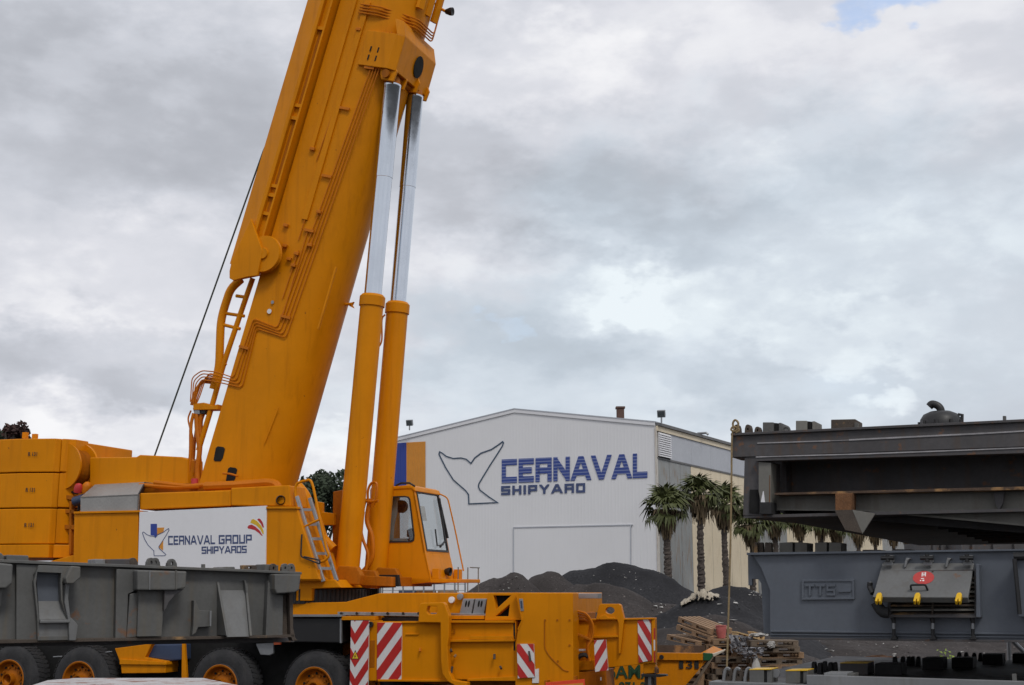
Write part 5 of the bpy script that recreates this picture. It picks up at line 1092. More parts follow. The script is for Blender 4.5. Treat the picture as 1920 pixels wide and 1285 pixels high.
# upper, dark cover
U0 = rplane(1372, 18.5)
uc = thing('hatch_cover', U0.hit(1372, 860) * 1, 'dark rust-streaked hatch cover on top of the right-hand stack, seen from below', 'hatch cover', 'hatch covers stacked on the right'); uc.location.z = 0
def upart(name, m, out, pts, depth, bevel=.008, holes=()): return part(name, m, uc, U0.off(out), pts, depth, bevel, holes)
RU = 3600
def lin(p, q, u): return (u, p[1] + (q[1] - p[1]) * (u - p[0]) / (q[0] - p[0]))
tl, trr = (1372, 816), (1920, 788)
ztop = U0.hit(1372, 816).z
def uface(name, m, out, l, r_, depth, bevel=.008):      # long band given at u=1372.. and at 1920, carried on past the frame
    (ul, v0, v1), (ur, v2, v3) = l, r_; pl2 = U0.off(out)
    pr = []
    a, c = pl2.hit(ul, v0), pl2.hit(ur, v2); d_, e = pl2.hit(ul, v1), pl2.hit(ur, v3)
    k = 6.5; top = a + (c - a) * ((c - a).length + k) / (c - a).length; bot = d_ + (e - d_) * ((e - d_).length + k) / (e - d_).length
    b = MB(); b.prism([a, top, bot, d_], RD * depth); return b.build(name, m, uc, bevel=bevel)
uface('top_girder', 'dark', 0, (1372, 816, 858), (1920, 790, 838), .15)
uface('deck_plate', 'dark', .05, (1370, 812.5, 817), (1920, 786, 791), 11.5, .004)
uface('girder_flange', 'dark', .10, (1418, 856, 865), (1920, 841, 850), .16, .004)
for (a, v0, c, v1, th, g) in ((1420, 831.5, 1556, 827, 1.3, 0), (1592, 825.5, 1846, 813, 1.8, 0), (1846, 813, 1925, 808.5, 1.6, 0), (1556, 827, 1592, 825.5, .6, 0), (1417, 857.5, 1490, 855, 1.2, .1), (1490, 855, 1592, 852.5, 1.4, .1), (1592, 852.5, 1770, 846, 1.6, .1), (1770, 846, 1925, 840, 1.4, .1)):
    upart('weld_line', 'line', g + .012, [(a, v0 - th), (c, v1 - th), (c, v1 + th * .6), (a, v0 + th * .6)], .012, 0)
upart('end_bracket', 'dark', -.02, [(1372, 858), (1396, 859.5), (1393, 967), (1446, 967), (1446, 866), (1424, 858), (1415, 830), (1405, 830), (1400, 858)], .5, .006)
upart('end_post', 'pale_dark', .06, [z4(272, 418), z4(350, 424), z4(348, 670), z4(285, 672), z4(272, 600)], .3, .006)
upart('post_foot', 'black', .09, [z4(280, 668), z4(352, 668), z4(352, 742), z4(276, 742)], .3, .006); upart('post_opening', 'hole', .0, [z4(218, 590), z4(272, 590), z4(276, 740), z4(214, 735)], .03, 0)
for q in ([z4(285, 672), z4(300, 600), z4(304, 600), z4(312, 668)], [z4(338, 670), z4(340, 500), z4(344, 500), z4(344, 670)]): upart('paint_chip', 'white' if q[0][0] < 1430 else 'rust', .064, q, .006, 0)
k = RD
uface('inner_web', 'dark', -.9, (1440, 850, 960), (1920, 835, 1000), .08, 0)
uface('ledge_flange', 'ledge', .02, (1452, 924.5, 928.5), (1920, 912.5, 918.5), .95, .004)
b = MB(); pl2 = U0.off(-.25); a = [pl2.hit(1446, 927), pl2.hit(1925, 916), pl2.hit(1925, 987), pl2.hit(1625, 958), pl2.hit(1446, 956)]
b.prism(a, RD * .06); b.build('tank_side', 'pale_dark', uc)
b = MB(); a = [pl2.hit(1925, 916), pl2.hit(2600, 895), pl2.hit(2600, 1035), pl2.hit(1925, 987)]; b.prism(a, RD * .06); b.build('tank_side', 'pale_dark', uc)
b = MB(); pl2 = U0.off(-.20); b.prism([pl2.hit(1446, 953.5), pl2.hit(1625, 955.5), pl2.hit(1925, 983), pl2.hit(1925, 987), pl2.hit(1625, 959), pl2.hit(1446, 957)], RD * .12); b.build('tank_flange', 'pale_dark', uc)
# bottom plate, receding far under the cover
zb1 = U0.hit(1394, 966).z; cA = U0.off(-.03).hit(1394, 966)
b = MB(); q0 = gz(cA, zb1); b.prism([q0, q0 + RX * 11, q0 + RX * 11 + RD * 14.0, q0 + RX * .3 + RD * 14.0, q0 + RX * .3 + RD * 2.0], V((0, 0, -.04))); b.build('bottom_plate', 'dark', uc)
for j in range(9): b = MB(); q = q0 + RX * 2.2 + RD * (.9 + j * 1.22) + V((0, 0, -.04)); b.box(q, RX * 8.7, RD * .06, V((0, 0, -.07))); b.build('bottom_stiffener', 'dark', uc)
b = MB(); b.box(q0 + RX * .45 + RD * .55 + V((0, 0, .002)), RX * .05, RD * 12.0, V((0, 0, ztop - zb1 - .03))); b.build('end_plate', 'dark', uc)
upart('rusty_strut', 'rust', .12, [(1566, 925), (1598, 925), (1596, 957), (1566, 957)], .3, .006)
b = MB(); pl2 = U0.off(.12); pl3 = U0.off(-.35); b.prism([pl2.hit(1565, 957), pl2.hit(1597, 956), pl2.hit(1617, 1000), pl2.hit(1585, 994)], RD * .05); b.build('rusty_strut', 'rust_lt', uc)
b = MB(); b.prism([pl2.hit(1598, 956), pl2.hit(1641, 963), pl2.hit(1617, 1001)], RD * .05); b.build('strut_gusset', 'pale_dark', uc)
upart('knee_plate', 'dark', -.15, [(1862, 922), (1884, 921), (1880, 945), (1873, 957), (1866, 945)], .1, .004)
# fittings on top
ut = U0.off(-.12)
def ubox(u0, u1, v0, v1, m='grey', side=True, dep=.5, dv=0):
    o = part('container_socket', m, uc, ut, [(u0, v0), (u1 - (u1 - u0) * .42 if side else u1, v0 + dv), (u1 - (u1 - u0) * .42 if side else u1, v1), (u0, v1)], dep, .008)
    if side: part('socket_mouth', 'hole', uc, ut.off(-.04), [(u1 - (u1 - u0) * .42, v0 + 1), (u1 - (u1 - u0) * .14, v0 + 2), (u1 - (u1 - u0) * .14, v1), (u1 - (u1 - u0) * .42, v1)], .4, 0); part('socket_wall', m, uc, ut.off(-.02), [(u1 - (u1 - u0) * .14, v0 + 1), (u1, v0 + 1), (u1, v1), (u1 - (u1 - u0) * .14, v1)], .45, .006)
ubox(1430, 1465, 792, 813); ubox(1492, 1528, 789, 811, 'pale_dark'); ubox(1558, 1604, 787, 807, 'rust_lt', False, .5, -1)
upart('peg', 'grey', -.1, [(1602, 793), (1608, 793), (1608, 803), (1602, 803)], .08, .004); upart('peg', 'grey', -.1, [(1880, 780), (1886, 780), (1886, 792), (1880, 792)], .08, .004)
for u, v0 in ((1381, 796), (1402, 796), (1420, 800)): lug(U0.off(-.05), u, v0, 816, 13, .12, uc, 'rust_lt', True)
b = MB(); b.tube(curve([U0.off(-.1).hit(*q) for q in (z4(425, 235), z4(426, 212), z4(440, 202), z4(458, 208), z4(466, 232))]), .02, 8); b.build('hook', 'grey', uc, True)
c = U0.off(-1.1).hit(1764, 793); r0 = (U0.off(-1.1).hit(1804, 793) - U0.off(-1.1).hit(1724, 793)).length / 2
b = MB(); b.lathe(c - V((0, 0, .25)), ZA, [(0, .03), (0, r0), (.22, r0), (.30, r0 * .96), (.37, r0 * .80), (.41, r0 * .5), (.42, .03)], 40); vt = b.build('ventilator', 'blackp', uc, True)
c2 = U0.off(-1.1).hit(1764, 771); b = MB(); b.tube(curve([c2 - V((0, 0, .08)), c2 + V((0, 0, .02)), U0.off(-1.1).hit(1758, 761), U0.off(-1.1).hit(1748, 758), U0.off(-1.1).hit(1742, 763)]), .055, 12); b.build('gooseneck', 'blackp', vt, True)
b = MB(); pl2 = U0.off(-1.1); b.tube([pl2.hit(*q) for q in (z4(1510, 125), z4(1536, 126), z4(1534, 170))], .025, 6); b.build('vent_handle', 'blackp', vt)
for a in range(0, 360, 40): b = MB(); d = V((math.cos(R(a)), math.sin(R(a)), 0)); b.box(c + d * r0 + V((-.02, -.02, -.2)), V((.04, 0, 0)), V((0, .04, 0)), V((0, 0, .22))); b.build('vent_rib', 'blackp', vt)

# middle, blue grey cover
T0 = rplane(1405, 18.7)
tcv = thing('hatch_cover', T0.hit(1405, 1100), 'blue grey hatch cover with an embossed plate and a propped access door', 'hatch cover', 'hatch covers stacked on the right'); tcv.location.z = 0
def tpart(name, m, out, pts, depth, bevel=.006, holes=(), parent=None): return part(name, m, parent or tcv, T0.off(out), pts, depth, bevel, holes)
def tband(name, m, out, l, r_, depth, bevel=.004, far=6.5):
    (ul, v0, v1), (ur, v2, v3) = l, r_; pl2 = T0.off(out); a, c = pl2.hit(ul, v0), pl2.hit(ur, v2); d_, e = pl2.hit(ul, v1), pl2.hit(ur, v3)
    b = MB(); b.prism([a, c + (c - a).normalized() * far, e + (e - d_).normalized() * far, d_], RD * depth); return b.build(name, m, tcv, bevel=bevel)
pl2 = T0; f_ = lambda u, v: pl2.hit(u, v)
b = MB(); r0_, r1_ = f_(1920, 1031), f_(1920, 1201); ex = RX * 6.5
b.prism([f_(1411, 1040), r0_ + ex, r1_ + ex, f_(1444, 1195), f_(1444, 1107), f_(1428, 1066)], RD * .06); b.build('front_plate', 'blue', tcv)
b = MB(); o = f_(1460, 1040); b.prism([gz(o, f_(1460, 1040).z - .01), gz(o, f_(1460, 1190).z), gz(o + RX * 9, f_(1460, 1190).z), gz(o + RX * 9, f_(1460, 1040).z - .01)], RD * 6); 
b.b.transform(Matrix.Translation(RD * .061)); b.build('cover_body', 'dark', tcv)
tpart('end_web', 'blue', -.12, [(1402, 1040), (1446, 1040), (1446, 1188), (1432, 1188), (1428, 1112), (1427, 1094), (1422, 1086.5), (1410, 1086), (1410, 1098), (1403, 1098)], .08)
tband('top_flange', 'blue', .07, (1400, 1036.5, 1041), (1920, 1029.5, 1033), .4)
tband('ledge', 'blue', .05, (1444, 1182, 1185.5), (1920, 1187, 1190.5), .08); tband('bottom_flange', 'dark', .10, (1444, 1195.5, 1199), (1920, 1201, 1205), .4)
tband('rubbing_strip', 'blue', .035, (1444, 1189, 1191), (1920, 1194, 1196.5), .04)
# embossed plate
npl = tpart('name_plate', 'blue', .02, [(1503, 1087), (1601, 1086.5), (1602, 1124), (1503, 1125)], .02, .003)
tpart('plate_border', 'blue', .036, [(1503, 1087), (1601, 1086.5), (1602, 1124), (1503, 1125)], .03, .003, [[(1507, 1091), (1597.5, 1090.5), (1598, 1120.5), (1507, 1121)]], npl)
b = MB(); lay_text(b, 'TTS', T0.off(.046), [(1510, 1117), (1566, 1117), (1566, 1096), (1510, 1096)], .03, .19, .34); b.build('embossed_letters', 'blue', npl)
b = MB(); poly(b, T0.off(.046), [(1572, 1107), (1595, 1106.5), (1595, 1110), (1572, 1110.5)], .03); b.build('embossed_bar', 'blue', npl)
# propped door with louvres behind
tpart('louvre_box', 'dark', .20, [z5(1080, 300), z5(1625, 290), z5(1625, 580), z5(1070, 585)], .2, .004, [[z5(1095, 310), z5(1612, 300), z5(1612, 568), z5(1090, 572)]])
tpart('louvre_back', 'hole', .06, [z5(1090, 300), z5(1620, 300), z5(1620, 575), z5(1085, 578)], .03, 0)
for j in range(9):
    y = 330 + j * 28; b = MB(); q0, q1 = T0.off(.07).hit(*z5(1096, y)), T0.off(.07).hit(*z5(1612, y - 2)); q2, q3 = T0.off(.19).hit(*z5(1612, y + 12)), T0.off(.19).hit(*z5(1092, y + 14)); b.prism([q0, q1, q2, q3], V((0, 0, -.02))); b.build('louvre_slat', 'pale_dark' if j % 2 else 'rust_lt', tcv)
tpart('louvre_mullion', 'rust_lt', .22, [z5(1346, 300), z5(1358, 300), z5(1356, 575), z5(1346, 575)], .05, .003)
tpart('door_frame', 'blue', .28, [z5(1622, 255), z5(1640, 262), z5(1648, 590), z5(1622, 588)], .28, .006)
tpart('door_sill', 'dark', .24, [z5(1065, 572), z5(1650, 578), z5(1650, 592), z5(1065, 588)], .24, .004)
DT, DB = T0.off(.10), T0.off(.52)
dq = [DT.hit(*z5(1040, 252)), DT.hit(*z5(1610, 250)), DB.hit(*z5(1572, 465)), DB.hit(*z5(980, 462))]
dn = (dq[1] - dq[0]).cross(dq[3] - dq[0]).normalized(); dn = dn if dn.y < 0 else -dn
b = MB(); b.prism(dq, -dn * .05); door = b.build('access_door', 'grey_mid', tcv, bevel=.01)
b = MB(); lo = [dq[3], dq[2], dq[2] + V((0, 0, -.07)) + RD * .05, dq[3] + V((0, 0, -.07)) + RD * .05]; b.prism(lo, RD * .08); b.build('door_lip', 'grey', door, bevel=.01)
def dp(x, y, k=0): return dq[0].lerp(dq[1], x).lerp(dq[3].lerp(dq[2], x), y) + dn * k
DP = Plane(dq[0], dn)
part('oval_sticker', 'redsign', door, DP.off(.006), ell(*z5(1296, 342), 20, 12.2, 28, -.08), .006)
for q in (((1286, 310), (1292, 310), (1290, 335), (1284, 335)), ((1298, 308), (1301, 308), (1299, 333), (1296, 333)), ((1305, 308), (1312, 308), (1310, 334), (1304, 332)), ((1292, 320), (1306, 319), (1306, 323), (1292, 324)), ((1280, 346), (1300, 344), (1299, 349), (1280, 350)), ((1274, 357), (1282, 357), (1282, 363), (1274, 363)), ((1288, 356), (1301, 354), (1301, 363), (1290, 364))):
    part('sticker_mark', 'ink_white', door, DP.off(.009), [z5(*a) for a in q], .003)
b = MB(); b.tube(arc([DP.off(.0).hit(*z5(1220, 418)), DP.off(.09).hit(*z5(1215, 388)), DP.off(.09).hit(*z5(1308, 386)), DP.off(.0).hit(*z5(1322, 420))], .03), .014, 8); b.build('door_handle', 'black', door)
for x in (1018, 1256, 1514):
    s_ = 1.0; b = MB(); q = [(x - 8, 430), (x + 16, 428), (x + 24, 440), (x + 14, 492), (x - 2, 494), (x - 1, 474), (x - 8, 474), (x - 14, 494), (x - 30, 490), (x - 18, 444)]
    poly(b, DP.off(.05), [z5(x + (a - x) * .82, 462 + (c - 462) * .85) for a, c in q], .07); b.build('toggle_clip', 'clip', door, bevel=.01)
for x in (1080, 1325, 1572):
    b = MB(); poly(b, T0.off(.22), [z5(x - 32, 245), z5(x + 20, 240), z5(x + 28, 205), z5(x + 24, 265), z5(x - 30, 268)], .05); poly(b, T0.off(.14), [z5(x - 30, 205), z5(x + 26, 203), z5(x + 26, 245), z5(x - 20, 245)], .14); b.build('door_hinge', 'grey_lit', tcv, bevel=.008)
    b = MB(); c = T0.off(.24).hit(*z5(x - 6, 220)); b.tube([c - RX * .09, c + RX * .08], .03, 10); b.tube([c + V((0, 0, .05)), c - V((0, 0, .05))], .03, 8); b.build('hinge_bolt', 'blackp', tcv)
for x in (1190, 1446):
    b = MB(); poly(b, T0.off(.2), [z5(x - 16, 278), z5(x - 4, 278), z5(x + 6, 240), z5(x + 24, 222), z5(x - 2, 218), z5(x - 10, 240)], .16); b.build('door_stop', 'grey_lit', tcv, bevel=.008)
b = MB(); b.tube(curve([T0.off(.3).hit(*z5(*q)) for q in ((1000, 495), (1020, 530), (1045, 555), (1080, 560))]), .075, 10); b.build('flexible_duct', 'black', tcv, True)
b = MB(); b.tube([T0.off(.2).hit(*z5(965, 372)), T0.off(.2).hit(*z5(962, 400)), T0.off(.25).hit(*z5(982, 440))], .04, 8); b.build('door_prop', 'blackp', tcv)
b = MB(); poly(b, T0.off(.22), [z5(952, 372), z5(968, 366), z5(975, 400), z5(958, 400)], .08); b.build('prop_eye', 'grey_lit', tcv)
for x in (1112, 1354, 1602):
    b = MB(); pl3 = T0.off(.12); b.tube([pl3.hit(*z5(x - 6, 590)), pl3.hit(*z5(x, 615)), pl3.hit(*z5(x, 715))], .03, 8, [.035, .03, .022]); b.build('turnbuckle', 'blackp', tcv)
    b = MB(); b.tube([pl3.off(.02).hit(*z5(x, 625)), pl3.off(.02).hit(*z5(x, 660))], .022, 8); b.build('turnbuckle_screw', 'steel', tcv)
    tpart('turnbuckle_foot', 'blackp', .14, [z5(x - 8, 700), z5(x + 8, 700), z5(x + 22, 728), z5(x - 22, 728)], .1, .006)
# next door at the frame edge
tpart('edge_door', 'blue', .22, [(1903, 1050), (2080, 1048), (2080, 1160), (1910, 1157)], .2, .01)
b = MB(); b.tube([T0.off(.3).hit(1902, 1048), T0.off(.3).hit(1909, 1118), T0.off(.3).hit(1912, 1152)], .03, 8); b.build('edge_door_rod', 'blackp', tcv)
tpart('edge_rod_eye', 'grey_lit', .3, [(1901, 1049), (1905, 1048), (1906, 1060), (1902, 1061)], .05, .004); b = MB(); c = T0.off(.26).hit(1916, 1043); b.tube([c - RX * .1, c + RX * .1], .05, 10); b.build('hinge_bolt', 'blackp', tcv)
# sockets and lugs on top
tt_ = T0.off(-.45)
for u in (1417, 1421.5, 1427, 1437, 1443): lug(T0.off(-.3 - .05 * (int(u) % 3)), u, 1017, 1037, 7.5, .1, tcv, 'rust_lt', False)
for (u0, u1, u2, m) in ((1461, 1486, 1490, 'pale_dark'), (1528, 1550, 1554, 'pale_dark')):
    part('container_socket', m, tcv, tt_, [(u0, 1018), (u1, 1016.5), (u1, 1036), (u0, 1037)], .4, .006); part('socket_mouth', 'hole', tcv, tt_.off(-.05), [(u1, 1017.5), (u2, 1017.5), (u2, 1036), (u1, 1036)], .3, 0); part('socket_wall', 'pale_dark', tcv, tt_.off(-.02), [(u2, 1017), (u2 + 23, 1018), (u2 + 23, 1036), (u2, 1036)], .4, .006)
tpart('low_pad', 'dark', -.4, [(1617, 1031), (1650, 1031), (1650, 1036), (1617, 1036)], .5, .004); tpart('low_pad', 'dark', -.4, [(1674, 1030), (1706, 1030), (1706, 1035), (1674, 1035)], .5, .004)

# lowest cover, lying on the ground
B0 = rplane(1338, 17.6); zB = B0.hit(1400, 1280).z; cB = gz(B0.hit(1338, 1280), 0)
bc = thing('hatch_cover', cB, 'lowest grey hatch cover of the right-hand stack, only its lug-studded top showing', 'hatch cover', 'hatch covers stacked on the right')
b = MB(); b.box(cB + V((0, 0, .01)), RX * 10.5, RD * 7.6, V((0, 0, zB - .10))); b.build('cover_body', 'grey', bc)
b = MB(); q = cB - RX * .05 - RD * .05 + V((0, 0, zB - .088)); b.box(q, RX * 10.6, RD * .35, V((0, 0, .088))); b.build('edge_flange', 'grey_lit', bc, bevel=.006)
b = MB(); q = cB + RX * .0 + RD * .302 + V((0, 0, zB - .088)); b.box(q, RX * 10.5, RD * 7.3, V((0, 0, .06))); b.build('top_plate', 'dark', bc)
b = MB(); q = cB + RX * 1.25 - RD * .02 + V((0, 0, zB)); b.box(q, RX * 9.0, RD * .12, V((0, 0, .12))); b.build('coaming_bar', 'grey_lit', bc, bevel=.006)
Bf = Plane(cB + RD * .1, -RD)
def bpart(name, m, back, pts, depth, bevel=.006): return part(name, m, bc, Bf.off(-back), pts, depth, bevel)
for u in (1364, 1383, 1404):
    pl3 = Bf.off(-.05)
    b = MB(); b.tube(curve([pl3.hit(u - 8, 1281), pl3.hit(u - 5, 1260), pl3.hit(u, 1253.5), pl3.hit(u + 5, 1256)]), .022, 6); b.build('lug_rim', 'grey_lit', bc); lug(pl3.off(-.05), u + 2, 1255, 1281, 13, .07, bc, 'rust_lt', True)
for u0, u1, v in ((1405, 1432, 1255), (1473, 1500, 1257)):
    bpart('container_socket', 'grey', .0, [(u0, v + 1.5), (u1, v + 1), (u1, 1281), (u0, 1282)], .35); bpart('socket_rim', 'clip', -.005, [(u0, v), (u1 + 14, v - .5), (u1 + 14, v + 1.2), (u0, v + 1.7)], .37, .002); bpart('socket_mouth', 'hole', .02, [(u1, v + 1.5), (u1 + 6, v + 1.5), (u1 + 6, 1281), (u1, 1281)], .3, 0); bpart('socket_wall', 'grey', .01, [(u1 + 6, v + 1.5), (u1 + 15, v + 1.5), (u1 + 15, 1281), (u1 + 6, 1281)], .33)
b = MB(); c = Bf.off(-.1).hit(1454, 1263); b.lathe(c, RD, [(0, .035), (0, .055), (.05, .055), (.05, .035)], 18); b.build('ring', 'grey_lit', bc, True)
bpart('container_socket', 'grey_lit', .0, [(1545, 1262), (1588, 1262), (1588, 1287), (1545, 1287)], .4); bpart('container_socket', 'grey', .05, [(1588, 1264), (1600, 1264), (1600, 1287), (1588, 1287)], .35)
bpart('peg', 'grey', .0, [(1897, 1264), (1905, 1264), (1906, 1278), (1898, 1278)], .08, .004)
def onB(u, v):                                          # photo pixel -> top plate of the lowest cover
    d = ray(u, v); return EYE + d * ((zB - .028 - EYE.z) / d.z)
for (u0, u1, v0, v1, m) in ((1575, 1627, 1243, 1266, 'dark'), (1640, 1690, 1244, 1267, 'black'), (1729, 1768, 1233, 1257, 'black'), (1784, 1824, 1233, 1254, 'black'), (1842, 1880, 1226, 1247, 'black'), (1898, 1940, 1225, 1244, 'black')):
    p = onB((u0 + u1) / 2, v1); pl3 = Plane(p, -RD); part('container_socket', m, bc, pl3, [(u0, v0 + 1), (u1, v0 + 1), (u1, v1), (u0, v1)], .5, .008)
    if u0 == 1575: part('socket_rim', 'clip', bc, pl3.off(.003), [(u0, v0 - .5), (u1, v0 - .5), (u1, v0 + 1), (u0, v0 + 1)], .5, 0)
for (u, v0, v1) in ((1525, 1241, 1262), (1536, 1243, 1264), (1545, 1240, 1261), (1556, 1242, 1262), (1564, 1242, 1262), (1677, 1231, 1251), (1692, 1231, 1250), (1703, 1231, 1249), (1711, 1231, 1249), (1721, 1231, 1250), (1798, 1223, 1241), (1811, 1223, 1241), (1826, 1224, 1240), (1838, 1224, 1240)):
    p = onB(u, v1); lug(Plane(p, -RD), u, v0, v1, 9, .12, bc, 'black', False)
# out-of-frame packing that carries the two raised covers
for (nm, z0, z1_, s0, lab) in (('a', zB, T0.hit(1700, 1200).z - .02, 4.2, 'timber packing under the middle cover of the right stack, beyond the frame'), ('b', T0.hit(1700, 1033).z + .02, zb1 - .06, 4.6, 'timber packing under the top cover of the right stack, beyond the frame')):
    tb = thing('timber_packing', gz(cB + RX * s0, z0), lab, 'timber packing')
    for k in range(2):
        for j in range(3):
            b = MB(); o = gz(cB + RX * (s0 + k * 4.2) + RD * (.8 + j * 2.0), z0 + .002); b.box(o, RX * .35, RD * 1.0, V((0, 0, z1_ - z0 - .004))); b.build('packing_block', 'wood_old', tb)

# rope hanging from the corner of the top cover
pr = T0.off(.35)
rp = thing('hanging_rope', pr.hit(1372, 820), 'brown rope hanging from the corner of the dark upper hatch cover', 'rope')
b = MB(); b.tube(curve([pr.hit(*q) for q in ((1376, 808), (1372.5, 820), (1371.5, 900), (1370, 1000), (1367.5, 1100), (1364.5, 1200), (1362.5, 1262))]), .014, 7); b.build('rope_line', 'rope', rp, True)
b = MB(); b.tube(curve([pr.hit(*q) for q in ((1377, 806), (1374, 795), (1378, 788), (1384, 793), (1383, 804), (1378, 809), (1371, 806), (1376, 800), (1386, 806), (1380, 812))]), .016, 7); b.build('rope_knot', 'rope', rp, True)

# ------------------------------------------------------------------ yellow skip
SY = Plane(P(1200, 1100, 27.5), V((-.03, -1, 0)))
sk = thing('skip', gz(SY.hit(1250, 1250), 0), 'yellow waste skip with green lettering, behind the right end of the crane', 'skip')
def q3(u, v, k=0): return SY.off(k).hit(u, v)
zr = q3(1300, 1226).z
fl, frr = q3(1085, 1238), q3(1322, 1238); bl_, brr = gz(q3(1120, 1300), .12), gz(q3(1252, 1300), .12); DEP = V((.06, 1.75, 0))
b = MB(); b.prism([fl, frr, brr, bl_], V((.0, .04, 0))); fp_ = b.build('side_plate', 'skip', sk)
b = MB(); b.prism([fl + DEP, frr + DEP, brr + DEP, bl_ + DEP], V((0, -.04, 0))); b.build('side_plate', 'skip', sk)
b = MB(); tip = q3(1357, 1219, .02); b.prism([frr, tip, tip + DEP * .98, frr + DEP], V((-.03, 0, -.01))); b.prism([frr + V((.005, 0, -.002)), frr + DEP + V((.005, 0, -.002)), brr + DEP, brr], V((.04, 0, -.0))); b.build('end_plate', 'skip', sk)
b = MB(); b.prism([fl, fl + DEP, bl_ + DEP, bl_], V((-.04, 0, 0))); b.build('end_plate', 'skip', sk)
b = MB(); b.prism([bl_, brr, brr + DEP, bl_ + DEP], V((0, 0, .04))); b.build('floor_plate', 'rust', sk)
part('rim_band', 'skip', sk, SY.off(.06), [(1080, 1223), (1318, 1225), (1318, 1238.5), (1080, 1237)], .1, .006)
part('rim_corner', 'green', sk, SY.off(.062), [(1319, 1224.5), (1336, 1225.5), (1336.5, 1231), (1331, 1238.5), (1319, 1238.5)], .1, .004)
b = MB(); b.prism([q3(1336, 1226, .06), q3(1341, 1225, .06), q3(1361, 1217.5, .06), q3(1358, 1222, .06), q3(1338, 1232, .06)], DEP * .06); b.build('rim_lip', 'bag', sk, bevel=.006)
b = MB(); b.prism([q3(1334, 1232, .05), q3(1341, 1228, .05), q3(1300, 1292, .05), q3(1262, 1330, .05), q3(1258, 1330, .05), q3(1296, 1288, .05)], DEP * .05); b.build('end_flange', 'wood_old', sk)
b = MB(); o = q3(1085, 1214.5); o2 = q3(1340, 1218); b.prism([o + DEP, o2 + DEP, o2 + DEP + V((0, 0, -.2)), o + DEP + V((0, 0, -.2))], V((0, .05, 0))); b.build('far_rim', 'rust_lt', sk)
for ch, u, wd_ in (('1', 1273, .09), ('3', 1286, .135), ('1', 1302, .09)): b = MB(); font_mesh(b, ch, q3(u, 1254, .012), V((1, -.03, 0)), ZA, .16, .01, -V((0, 1, 0)), wd_); b.build('skip_digit', 'black_ink', fp_)
b = MB(); font_mesh(b, 'SAMA', q3(1140, 1272.5, .012), V((1, -.03, 0)), ZA, .285, .01, -V((0, 1, 0)), .95); b.build('skip_lettering', 'dkgreen_ink', fp_)
b = MB(); font_mesh(b, '6 971 2', q3(1143, 1297, .012), V((1, -.03, 0)), ZA, .20, .01, -V((0, 1, 0)), .76); b.build('skip_lettering', 'dkgreen_ink', fp_)
c = q3(1240, 1232, .07); b = MB(); b.lathe(c, V((0, -1, 0)), [(0, .01), (0, .045), (.06, .045), (.06, .01)], 14); b.build('lifting_pin', 'blackp', sk, True)

# ------------------------------------------------------------------ pallets
def pallet_parts(m):
    t_ = thing('pallet', (0, 0, 0), 'x', 'pallet', 'stacked pallets')
    b0 = None
    for i in range(5):
        if b0 is None:
            b = MB(); b.cube(-.6, .6, -.055, .055, .122, .144); b0 = b.build('deck_board', m, t_, local=True, bevel=.003); o = b0
        else: o = dup(b0, t_)
        o.location = (0, -.345 + i * .1725, 0)
    s0 = None
    for i in range(3):
        if s0 is None:
            b = MB()
            for x in (-.53, 0, .53): b.cube(x - .07, x + .07, -.05, .05, .0221, .0999)
            b.cube(-.6, .6, -.05, .05, 0, .022); b.cube(-.6, .6, -.05, .05, .10, .1218)
            s0 = b.build('bearer', m, t_, local=True); o = s0
        else: o = dup(s0, t_)
        o.location = (0, -.35 + i * .35, 0)
    return t_
pw = pallet_parts('wood'); po = pallet_parts('wood_old'); r_ = random.Random(21)
STK = [(1299, 34.6, 9, 'leftmost pallet stack', -.9), (1372, 34.0, 8, 'pallet stack behind the rope', .1), (1448, 33.2, 8, 'rightmost pallet stack', .05)]
first = {'wood': True, 'wood_old': True}
ORD = ('lowest', 'second lowest', 'third from the bottom', 'fourth from the bottom', 'fifth from the bottom', 'sixth from the bottom', 'seventh from the bottom', 'second from the top', 'topmost')
for si, (u, y, n, lab, rz) in enumerate(STK):
    c = P(u, 1200, y); z = .004
    for j in range(n):
        k = 'wood' if r_.random() < .55 else 'wood_old'; src_ = pw if k == 'wood' else po
        o = src_ if first[k] else dup(src_); first[k] = False
        tilt = (0, 0)
        if si == 0 and j >= 6: tilt = (0, R(7 * (j - 5)) if j < 8 else R(14)); z += .05
        o.location = (c.x + r_.uniform(-.1, .1) + (.10 * (j - 5) if si == 0 and j > 5 else 0), c.y + r_.uniform(-.08, .08), z + (.1 if si == 0 and j >= 6 else 0)); o.rotation_euler = (0, tilt[1], rz + r_.uniform(-.09, .09)); z += .147
        o['label'] = ('worn ' if k == 'wood_old' else 'brown ') + 'wooden pallet, ' + (ORD[j] if j < n - 2 else ORD[7 + j - n + 2]) + ' in the ' + lab
topz = .004 + 8 * .147
c = P(1352, 1180, 34); b = MB(); b.lathe((0, 0, 0), ZA, [(0, .02), (0, .10), (.16, .13), (.30, .14), (.31, .15), (.33, .15), (.33, .12), (.05, .09)], 16); o = b.build('bucket', 'pink', None, True, local=True); o.location = (c.x, c.y, topz + .004); tag(o, 'dented pink plastic bucket on top of the middle pallet stack', 'bucket')
